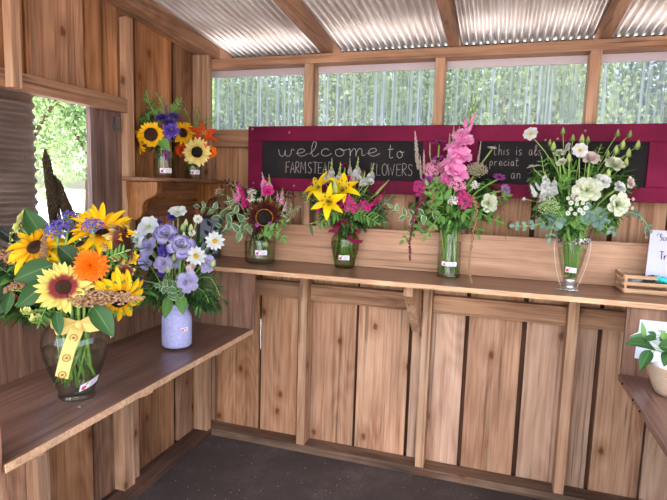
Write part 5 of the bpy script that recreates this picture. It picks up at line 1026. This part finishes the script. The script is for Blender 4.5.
def hanging(v, pts, mat, r, n, label, name='amaranth', w=None):
    P = smooth_pts(pts, 8); base = v.stem_path(Vector(P[0]))[:-1]; root = empty(name, base[0], label, 'amaranth'); rg = v.rg; mb = MB()
    for j in range(n):
        q = rg.random()**.8; i = min(len(P)-2, int(q*(len(P)-1))); p = P[i].lerp(P[i+1], rg.random()); rr = r*(1 - .55*q)
        mb.ball(p + Vector((rg.gauss(0, .4), rg.gauss(0, .4), rg.gauss(0, .4)))*rr - root.location, rr*.42*rg.uniform(.7, 1.2), 5, 3)
    mb.build('tassel', mat, root, True); mb = MB(); mb.tube(to_local(base + P, root), .0013, 5); mb.build('stem', 'stem_burgundy' if 'red' in mat else 'stem_dark', root, True)
hanging(v7, [(1.245, -0.313, 1.353), (1.204, -0.361, 1.327), (1.177, -0.389, 1.256), (1.163, -0.396, 1.152), (1.167, -0.395, 1.068)], 'amaranth_red', .012, 260, 'dark red amaranth tassel hanging left of the cylinder vase')
hanging(v7, [(1.377, -0.274, 1.333), (1.404, -0.312, 1.294), (1.400, -0.328, 1.180), (1.392, -0.333, 1.072), (1.405, -0.340, 0.986)], 'tan_plume', .011, 280, 'tan amaranth tassel hanging right of the cylinder to the counter')
hanging(v7, [(1.469, -0.223, 1.335), (1.501, -0.237, 1.313), (1.518, -0.241, 1.233), (1.526, -0.248, 1.161)], 'tan_plume', .006, 90, 'thin tan amaranth tassel hanging far right of the cylinder vase')
hanging(v7, [(1.232, -0.347, 1.368), (1.241, -0.370, 1.329), (1.227, -0.383, 1.258)], 'tan_plume', .008, 90, 'short brown amaranth tassel in the leaves left of the cylinder')
for (P_, n, L_, mt, lab) in ((((1.255, -0.298, 1.280), (1.190, -0.344, 1.247), (1.132, -0.362, 1.245), (1.084, -0.374, 1.275)), 5, .05, 'leaf_variegated', 'long pale-edged sprig reaching far left of the cylinder vase'), (((1.248, -0.302, 1.264), (1.186, -0.351, 1.198), (1.135, -0.374, 1.148)), 5, .046, 'leaf_mid', 'green sprig hanging left of the cylinder vase'), (((1.266, -0.335, 1.290), (1.236, -0.361, 1.328), (1.218, -0.362, 1.367)), 4, .05, 'leaf_fresh', 'broad leafy sprig rising left of the gladiolus foot'), (((1.289, -0.336, 1.314), (1.265, -0.349, 1.353), (1.246, -0.340, 1.384)), 4, .046, 'leaf_mid', 'broad leafy sprig just below the pink and white phlox'), (((1.379, -0.278, 1.293), (1.444, -0.273, 1.255), (1.499, -0.247, 1.232)), 4, .05, 'leaf_mid', 'green sprig reaching right under the cream lisianthus'), (((1.424, -0.232, 1.293), (1.477, -0.221, 1.328), (1.515, -0.208, 1.337)), 3, .05, 'leaf_fresh', 'green sprig right of the cream lisianthus'), (((1.276, -0.336, 1.258), (1.242, -0.363, 1.210), (1.222, -0.375, 1.170)), 3, .045, 'leaf_mid', 'green sprig hanging before the left side of the cylinder'), (((1.352, -0.311, 1.268), (1.400, -0.311, 1.231), (1.419, -0.311, 1.184)), 3, .045, 'leaf_mid', 'green sprig hanging right beside the tan tassel')):
    sprig(v7, P_, L_, L_*.5, n, lab, mt)
greenery(v7, [((1.289, -0.243, 1.292), .07), ((1.235, -0.247, 1.311), .06), ((1.356, -0.222, 1.294), .065), ((1.301, -0.256, 1.240), .045), ((1.414, -0.171, 1.296), .06), ((1.192, -0.232, 1.288), .05), ((1.294, -0.168, 1.376), .06), ((1.409, -0.144, 1.358), .05)], 230, .040, .018, 'dense green leaves filling the pink gladiolus bouquet', ('leaf_mid', 'leaf_fresh', 'leaf_dark'), seed=17)

# ------------------------------------------------------------------ bouquet 8: silver-banded trumpet vase, white flowers
k = 1/262
plain('polished_steel', 'c4c0bc', .3, .8); s = NT('silver'); tc = s.n('TexCoord'); v_ = s.n('TexVoronoi'); s.l(tc.outputs['Object'], v_.inputs['Vector']); v_.inputs['Scale'].default_value = 110; M['silver'] = s.principled(s.ramp([(.25, 'd8d4d0'), (.5, 'aaa6a2'), (.62, '4a4644')], v_.outputs['Distance']), .42, .55)
base = (1.767, -0.293, 0.986)
pf8 = [(.020, .030), (.025, .045), (.040, .10), (.050, .15), (.055, .185), (.0565, .205), (.064, .235)]
v8 = Vase(tuple(Vector(base) + Vector((0, 0, .02))), .19, .022, .044, (-.1, -1, .2), 'trumpet', (1.809, -0.247, 1.389), .03)
v8.align = True; v8.thick = 1.25
r8 = vase('glass_vase', base, pf8, 'clear_glass', 'silver-banded glass trumpet vase holding the white bouquet on the counter', water=.16); sticker(r8, pf8, -1.62, .082, .040, .020, -.08)
mb = MB(); mb.lathe([(.0005, 0), (.030, 0), (.032, .004), (.025, .009), (.020, .014), (.022, .022), (.025, .030), (.027, .040), (.0265, .044), (.024, .046), (.0005, .046)], 28); ft = mb.build('metal_foot', 'polished_steel', r8, True)
mb = MB(); mb.lathe([(.0555, .180), (.059, .182), (.059, .204), (.0585, .206), (.057, .206)], 36)
for j in range(40): a = 2*PI*j/40; mb.ball((.0593*math.cos(a), .0593*math.sin(a), .193 + .004*(j % 2)), .0036, 5, 3)
mb.build('metal_band', 'silver', r8, True)
for sgn in (-1, 1):
    mb = MB(); mb.tube(smooth_pts([(sgn*.028, 0, .010), (sgn*.045, 0, .06), (sgn*.058, 0, .12), (sgn*.064, 0, .17), (sgn*.0597, 0, .194)], 4), .0014, 6); mb.build('handle', 'polished_steel', r8, True)
for p in ((-.030, -.010, .0), (.024, -.018, .0), (0, -.031, 0)):
    mb = MB(); mb.ball((p[0], p[1], .003), .009, 8, 4, 0, (1.4, 1, .35)); mb.build('foot_tab', 'polished_steel', r8, True)
for (p, d, pt, f, lab) in (((1.785, -0.406, 1.365), 30, LC, (-.1, -.9, .35), 'large cream lisianthus front and centre of the white bouquet'), ((1.892, -0.367, 1.322), 26, LC, (.35, -.9, .1), 'cream lisianthus at the lower right of the white bouquet'), ((1.889, -0.266, 1.461), 24, LC, (.2, -.6, .7), 'cream-green lisianthus at the upper right of the white bouquet'), ((1.798, -0.324, 1.478), 22, 'pet_blush', (.1, -.5, .8), 'blush white lisianthus below the upper white cosmos'), ((1.841, -0.342, 1.399), 18, 'pet_white', (.1, -.8, .4), 'white lisianthus between the two large cream ones'), ((1.905, -0.302, 1.380), 15, 'pet_white', (.5, -.7, .4), 'small white lisianthus above the lower right cream one'), ((1.946, -0.255, 1.400), 14, 'pet_blush', (.7, -.6, .2), 'blush lisianthus rightmost in the white bouquet'), ((1.755, -0.397, 1.346), 12, 'pet_blush', (-.5, -.8, .0), 'small blush bloom left of the large cream lisianthus'), ((1.693, -0.302, 1.501), 12, LC, (-.2, -.5, .8), 'small pale green bloom at the upper left of the white bouquet'), ((1.704, -0.324, 1.466), 12, LC, (-.3, -.6, .6), 'small pale green bloom under the upper left one')):
    bloom(v8, lisianthus(pt, 0 if d > 22 else 1), 'lisianthus', p, d*k, lab, face=f, rad=.0024)
for (p, d, f, lab) in (((1.586, -0.327, 1.572), 18, (-.25, -.85, .45), 'white cosmos standing highest at the far left of the white bouquet'), ((1.759, -0.343, 1.511), 18, (.0, -.95, .3), 'white cosmos with yellow centre at the top of the white bouquet'), ((1.720, -0.312, 1.519), 16, (-.9, -.2, .3), 'white cosmos seen side-on left of the yellow-centred one'), ((1.603, -0.348, 1.449), 15, (-.2, -.2, .95), 'white cosmos seen edge-on at the far left, lower')):
    bloom(v8, daisy('pet_white', 8, .38, .09, 'pollen', 'round', .15), 'cosmos', p, d*k, lab, face=f, rad=.0013)
SWW = snapdragon('pet_white', 'bud_green', .75, .30)
for (a, b, lab) in (((1.657, -0.388, 1.328), (1.645, -0.357, 1.438), 'white snapdragon spike at the left of the white bouquet'), ((1.678, -0.368, 1.347), (1.682, -0.337, 1.417), 'white snapdragon spike beside the left one')): spike(v8, SWW, 'snapdragon', a, b, lab, w=.95)
for (a, b, lab) in (((1.619, -0.377, 1.341), (1.592, -0.369, 1.392), 'small white flower sprig at the far left, white bouquet'), ((1.633, -0.359, 1.364), (1.610, -0.352, 1.397), 'small white flower sprig above the far left one')): spike(v8, SWW, 'snapdragon', a, b, lab, w=.7)
bloom(v8, cluster('sedum', 110, .055, .3, False), 'sedum', (1.663, -0.432, 1.300), 25*k, 'pale green sedum head at the lower left of the white bouquet', face=(-.2, -.6, .8), rad=.003)
FV = daisy('pet_white', 10, .30, .2, 'bud_lime', 'round', .1)
rg = random.Random(31)
for p in ((1.723, -0.429, 1.338), (1.740, -0.412, 1.346), (1.755, -0.430, 1.336), (1.734, -0.428, 1.321), (1.754, -0.422, 1.318), (1.774, -0.415, 1.322), (1.793, -0.399, 1.319), (1.786, -0.413, 1.305), (1.735, -0.430, 1.300), (1.766, -0.421, 1.297), (1.726, -0.435, 1.285), (1.749, -0.439, 1.283), (1.777, -0.419, 1.287)):
    bloom(v8, FV, 'feverfew', p, rg.uniform(3.6, 5.6)*k, 'small white feverfew daisy under the large cream lisianthus', group='feverfew daisies in the white bouquet', rad=.0008)
for (p, d, lab) in (((1.703, -0.277, 1.588), 10, 'green bud standing highest left of the upper white cosmos'), ((1.739, -0.279, 1.562), 10, 'green bud just left above the upper white cosmos'), ((1.772, -0.269, 1.559), 13, 'lime bud above the upper white cosmos'), ((1.793, -0.263, 1.556), 10, 'green bud just right above the upper white cosmos'), ((1.659, -0.297, 1.542), 10, 'green bud farthest left in the white bouquet top'), ((1.672, -0.305, 1.528), 13, 'plump lime bud below the farthest left bud'), ((1.902, -0.203, 1.588), 10, 'green bud highest in the right group of the white bouquet'), ((1.947, -0.189, 1.586), 10, 'green bud second highest in the right group, taller stem'), ((1.978, -0.184, 1.545), 13, 'lime bud rightmost in the white bouquet'), ((1.922, -0.213, 1.543), 13, 'lime bud in the middle of the right group of buds'), ((1.896, -0.235, 1.522), 13, 'plump lime bud just above the upper right lisianthus'), ((1.944, -0.210, 1.513), 13, 'lime bud low at the right of the bud group'), ((1.868, -0.245, 1.506), 10, 'slim green bud left of the right bud group'), ((1.935, -0.228, 1.478), 13, 'lime bud beside the upper right lisianthus edge'), ((1.726, -0.325, 1.485), 13, 'pale lime bud under the side-on cosmos'), ((1.862, -0.321, 1.429), 13, 'pale lime bud between upper and lower right lisianthus')):
    bloom(v8, bud('bud_fresh' if 'green' in lab else 'bud_lime', .26), 'flower_bud', p, d*k, lab, face=((p[0]-base[0])*.4, -.1, 1), rad=.0011)
for (p, lab) in (((1.579, -0.360, 1.329), 'tiny white button bloom at the far left of the white bouquet'), ((1.969, -0.234, 1.341), 'tiny white button bloom at the far right of the white bouquet'), ((1.968, -0.239, 1.307), 'tiny white button bloom lower at the far right, white bouquet')):
    bloom(v8, pompom('pet_white', 4, 5), 'button_bloom', p, 4.5*k, lab, rad=.0008)
EU = 'leaf_silver'
for (P_, n, L_, lab) in ((((1.692, -0.383, 1.278), (1.654, -0.420, 1.249), (1.596, -0.440, 1.233), (1.552, -0.444, 1.231)), 6, .034, 'grey eucalyptus sprig reaching far left of the white bouquet'), (((1.703, -0.412, 1.273), (1.679, -0.445, 1.237), (1.672, -0.453, 1.195)), 4, .036, 'grey eucalyptus sprig hanging left of the trumpet vase'), (((1.770, -0.400, 1.282), (1.808, -0.411, 1.270), (1.843, -0.402, 1.250), (1.881, -0.383, 1.222)), 5, .038, 'grey eucalyptus sprig below the right cream lisianthus'), (((1.781, -0.405, 1.297), (1.819, -0.416, 1.285), (1.856, -0.396, 1.265)), 3, .036, 'grey eucalyptus sprig right above the trumpet rim'), (((1.849, -0.312, 1.282), (1.928, -0.275, 1.292), (1.996, -0.244, 1.279), (2.037, -0.227, 1.227)), 6, .024, 'wispy grey eucalyptus sprig reaching towards the white card'), (((1.969, -0.241, 1.292), (2.008, -0.220, 1.271), (2.027, -0.223, 1.204)), 4, .018, 'thin grey eucalyptus twig drooping over the card corner')):
    sprig(v8, P_, L_, L_*.85, n, lab, EU, 'round')
for (P_, L_, mt, lab) in ((((1.727, -0.398, 1.237), (1.709, -0.421, 1.273), (1.686, -0.424, 1.308)), .036, 'leaf_mid', 'green leafy sprig between sedum and feverfew daisies'), (((1.754, -0.401, 1.231), (1.770, -0.414, 1.254), (1.796, -0.403, 1.277)), .036, 'leaf_fresh', 'bright green leafy sprig over the trumpet rim'), (((1.703, -0.337, 1.366), (1.721, -0.337, 1.404), (1.741, -0.315, 1.442)), .036, 'leaf_mid', 'feathery green sprig left of the large cream lisianthus'), (((1.678, -0.326, 1.343), (1.654, -0.317, 1.395), (1.635, -0.302, 1.478)), .032, 'leaf_mid', 'feathery green sprig standing behind the white snapdragon'), (((1.809, -0.275, 1.422), (1.821, -0.265, 1.467), (1.840, -0.241, 1.529)), .032, 'leaf_mid', 'feathery green sprig behind the blush lisianthus')):
    sprig(v8, P_, L_, L_*.28, 9, lab, mt, 'lance')
greenery(v8, [((1.763, -0.329, 1.276), .06), ((1.710, -0.284, 1.348), .07), ((1.820, -0.251, 1.332), .07), ((1.890, -0.224, 1.372), .06), ((1.761, -0.235, 1.438), .07), ((1.706, -0.239, 1.463), .05), ((1.854, -0.194, 1.449), .06), ((1.751, -0.371, 1.229), .035), ((1.900, -0.253, 1.282), .04), ((1.658, -0.306, 1.308), .05), ((1.635, -0.280, 1.403), .04), ((1.949, -0.168, 1.413), .04)], 330, .038, .011, 'dense fine green leaves filling the white bouquet', ('leaf_mid', 'leaf_dark', 'leaf_fresh'), 'lance', seed=18)
# a fresh mix of bare bud stems in the white bouquet belongs to the buds themselves

# ------------------------------------------------------------------ basket with a leafy plant on the right shelf
base = (2.070, -0.542, 0.710)
plain('liner_paper', 'e9e6ea', .7)
s = NT('woven_straw'); tc = s.n('TexCoord'); w_ = s.n('TexWave', bands_direction='Z'); s.l(tc.outputs['Object'], w_.inputs['Vector']); w_.inputs['Scale'].default_value = 60; w_.inputs['Distortion'].default_value = 2
M['woven_straw'] = s.principled(s.ramp([(.2, 'b49478'), (.8, 'e0c8b0')], w_.outputs['Fac']), .8, 0, w_.outputs['Fac'], .6, .003)
bs = empty('woven_basket', base, 'pale woven basket with white liner at the right picture edge', 'basket')
mb = MB(); mb.lathe([(.0005, 0), (.045, 0), (.056, .02), (.072, .06), (.084, .095), (.087, .100), (.084, .102), (.078, .09), (.06, .05), (.04, .012), (.0005, .01)], 30)
mb.build('basket_body', 'woven_straw', bs, True)
mb = MB(); rg = random.Random(8); mb.grid([[((r_ + .006*math.sin(a*5 + q))*math.cos(a), (r_ + .006*math.sin(a*5 + q))*math.sin(a), z_ + .008*math.sin(a*7 + q*2)) for a in [2*PI*i/40 for i in range(41)]] for q, (r_, z_) in enumerate(((.03, .03), (.058, .07), (.072, .1), (.070, .112)))]); mb.build('paper_liner', 'liner_paper', bs, True)
v9 = Vase(tuple(Vector(base) + Vector((0, 0, .03))), .07, .02, .03, (-.1, -1, .3), 'basket', (2.036, -0.545, 0.849))
k = 1/306
pl_ = empty('potted_plant', tuple(Vector(base) + Vector((0, 0, .03))), 'green plant with broad pointed leaves growing in the woven basket', 'plant')
mb = MB(); mb.ball((0, 0, .03), .045, 12, 6, 0, (1, 1, .7)); mb.build('root_ball', 'leaf_deep', pl_, True)
for (a, b, W_, mt) in (((1.998, -0.575, 0.867), (1.902, -0.646, 0.888), 17, 'leaf_dark'), ((1.996, -0.552, 0.887), (1.927, -0.573, 0.894), 12, 'leaf_variegated'), ((1.975, -0.625, 0.871), (1.941, -0.674, 0.818), 11, 'leaf_dark'), ((1.998, -0.616, 0.885), (2.064, -0.617, 0.874), 16, 'leaf_dark'), ((1.971, -0.560, 0.892), (1.961, -0.556, 0.944), 5, 'leaf_fresh'), ((2.002, -0.560, 0.896), (1.969, -0.592, 0.894), 8, 'leaf_dark'), ((2.034, -0.540, 0.888), (2.025, -0.539, 0.920), 7, 'leaf_fresh'), ((2.022, -0.545, 0.881), (2.070, -0.527, 0.902), 12, 'leaf_dark'), ((2.029, -0.608, 0.867), (2.011, -0.650, 0.832), 10, 'leaf_dark'), ((2.011, -0.537, 0.891), (1.985, -0.543, 0.910), 8, 'leaf_dark')):
    a, b = Vector(a), Vector(b); o_ = pl_.location; mb = MB(); leaf_at(mb, a - o_, b - a, (b - a).length*1.05, W_*k, 'leaf', (-.1, -.6, .8), .25, -.6, 0, 8); lf = mb.build('leaf', mt, pl_, True)
    mb = MB(); mb.tube(smooth_pts([(0, 0, .04), (a - o_)*.5 + Vector((0, 0, .05)), a - o_], 4), .0014, 5); mb.build('leaf_stalk', 'stem_green', lf, True)
# fallen white petals on the counter
for (p, r_, lab) in (((0.562, -0.289, 0.986), .0035, 'white petal fallen on the counter right of the mason jar'), ((1.722, -0.294, 0.986), .004, 'white petal fallen on the counter left of the trumpet vase'), ((0.314, -1.307, 0.710), .004, 'white petal fallen on the left shelf by the urn foot'), ((0.399, -1.325, 0.710), .005, 'pale sliver fallen on the left shelf before the urn')):
    mb = MB(); mb.petal(0, r_*2.4, r_*1.6, 'leaf', .2, -.1, -r_, .0012, .3); o = mb.build('fallen_petal', 'pet_white', None, True); o.location = p; tag(o, lab, 'petal')

# ------------------------------------------------------------------ outside: pale gravel yard, trees, a white fence
s = NT('pale_gravel'); tc = s.n('TexCoord'); a_ = s.n('TexNoise'); s.l(tc.outputs['Object'], a_.inputs['Vector']); a_.inputs['Scale'].default_value = 30; a_.inputs['Detail'].default_value = 6
M['pale_gravel'] = s.principled(s.ramp([(.3, 'c9c2b8'), (.7, 'e6e0d8')], a_.outputs['Fac']), .9)
mb = MB(); mb.grid([[(-60 + 12*i, -60 + 12*j, -0.06) for i in range(11)] for j in range(11)]); o = mb.build('ground', 'pale_gravel'); struct(o)
leaf_mat('tree_leaf_light', '7f9a5c', 'aec086'); leaf_mat('tree_leaf_mid', '60804c', '8ca66c'); leaf_mat('tree_leaf_dark', '465f3e', '6c8658'); plain('bark', '5c4a3a', .9)
def tree_mesh(seed, mat):
    rg = random.Random(seed); mb = MB(); blobs = [(Vector((rg.gauss(0, .7), rg.gauss(0, .7), 2.2 + rg.uniform(-.6, 2.0))), rg.uniform(.7, 1.15)) for _ in range(16)]
    for c, r_ in blobs:
        for _ in range(520):
            d = Vector((rg.gauss(0, 1), rg.gauss(0, 1), rg.gauss(0, 1))).normalized(); p = c + d*r_*(.55 + .45*rg.random()); t = Vector((rg.gauss(0, 1), rg.gauss(0, 1), rg.gauss(0, 1))).normalized(); b = t.cross(d).normalized(); s_ = rg.uniform(.035, .075)
            i = [mb._p(p - t*s_), mb._p(p + b*s_*.5), mb._p(p + t*s_), mb._p(p - b*s_*.5 + d*.02)]; mb.face(i, 0, [(.5, 0), (1, .5), (.5, 1), (0, .5)])
    tk = MB(); tk.tube([(0, 0, 0), (.05, 0, 1.2), (.0, .1, 2.6)], [.16, .12, .06], 8)
    for c, r_ in blobs[:7]: tk.tube([(.03, .02, 1.0 + rg.random()*.8), c*.6 + Vector((0, 0, .6)), c], [.06, .04, .015], 5)
    return mb.data('crown', [mat]), tk.data('trunk', ['bark'])
TM = [tree_mesh(1, 'tree_leaf_light'), tree_mesh(2, 'tree_leaf_mid'), tree_mesh(3, 'tree_leaf_dark')]
rg = random.Random(77)
for (x, y, sc_, kd, lab) in ((-4.4, 9.4, 1.05, 1, 'mid green tree behind the first clear panel, nearest the corner'), (-6.6, 12.5, 1.2, 0, 'light green tree far behind the corner of the shed'), (-2.2, 10.0, 1.0, 0, 'light green tree behind the first clear panel and first post'), (0.2, 9.0, 1.0, 1, 'mid green tree behind the second clear panel'), (2.0, 8.0, .95, 0, 'light green tree behind the second post'), (4.2, 9.0, 1.0, 1, 'mid green tree behind the third clear panel'), (5.9, 7.6, 1.05, 2, 'dark green tree behind the third post'), (7.6, 8.8, 1.1, 2, 'dark green tree behind the fourth clear panel'), (-0.9, 13.0, 1.3, 1, 'tall tree farther back behind the first panels'), (3.2, 13.5, 1.15, 1, 'tall tree farther back behind the third panel'), (9.5, 10.5, 1.3, 2, 'dark green tree beyond the right end of the wall'),
        (-8.0, 5.6, .95, 0, 'light green tree seen through the side opening, nearest'), (-11.5, 6.2, 1.25, 0, 'light green tree seen through the side opening, left behind'), (-10.0, 10.0, 1.3, 1, 'mid green tree seen through the side opening, farthest'), (-14.5, 4.5, 1.4, 1, 'mid green tree at the left end of the tree row')):
    t = empty('tree', (x, y, -.06), lab, 'tree', 'trees around the shed'); t.rotation_euler = (0, 0, rg.uniform(0, 6)); t.scale = (sc_,)*3
    link('crown', TM[kd][0], t); link('trunk', TM[kd][1], t)
plain('white_paint', 'f0f0ee', .6)
fe = empty('rail_fence', (-7.0, 4.0, -.06), 'white post and rail fence across the yard, seen through the side opening', 'fence')
for q in range(4):
    mb = MB(); mb.box(-3 + 1.4*q - .05, -3 + 1.4*q + .05, -.05, .05, 0, 1.15); mb.build('post', 'white_paint', fe)
for z in (.5, .95):
    mb = MB(); mb.box(-3.1, 1.4, .055, .085, z, z + .1); mb.build('rail', 'white_paint', fe)
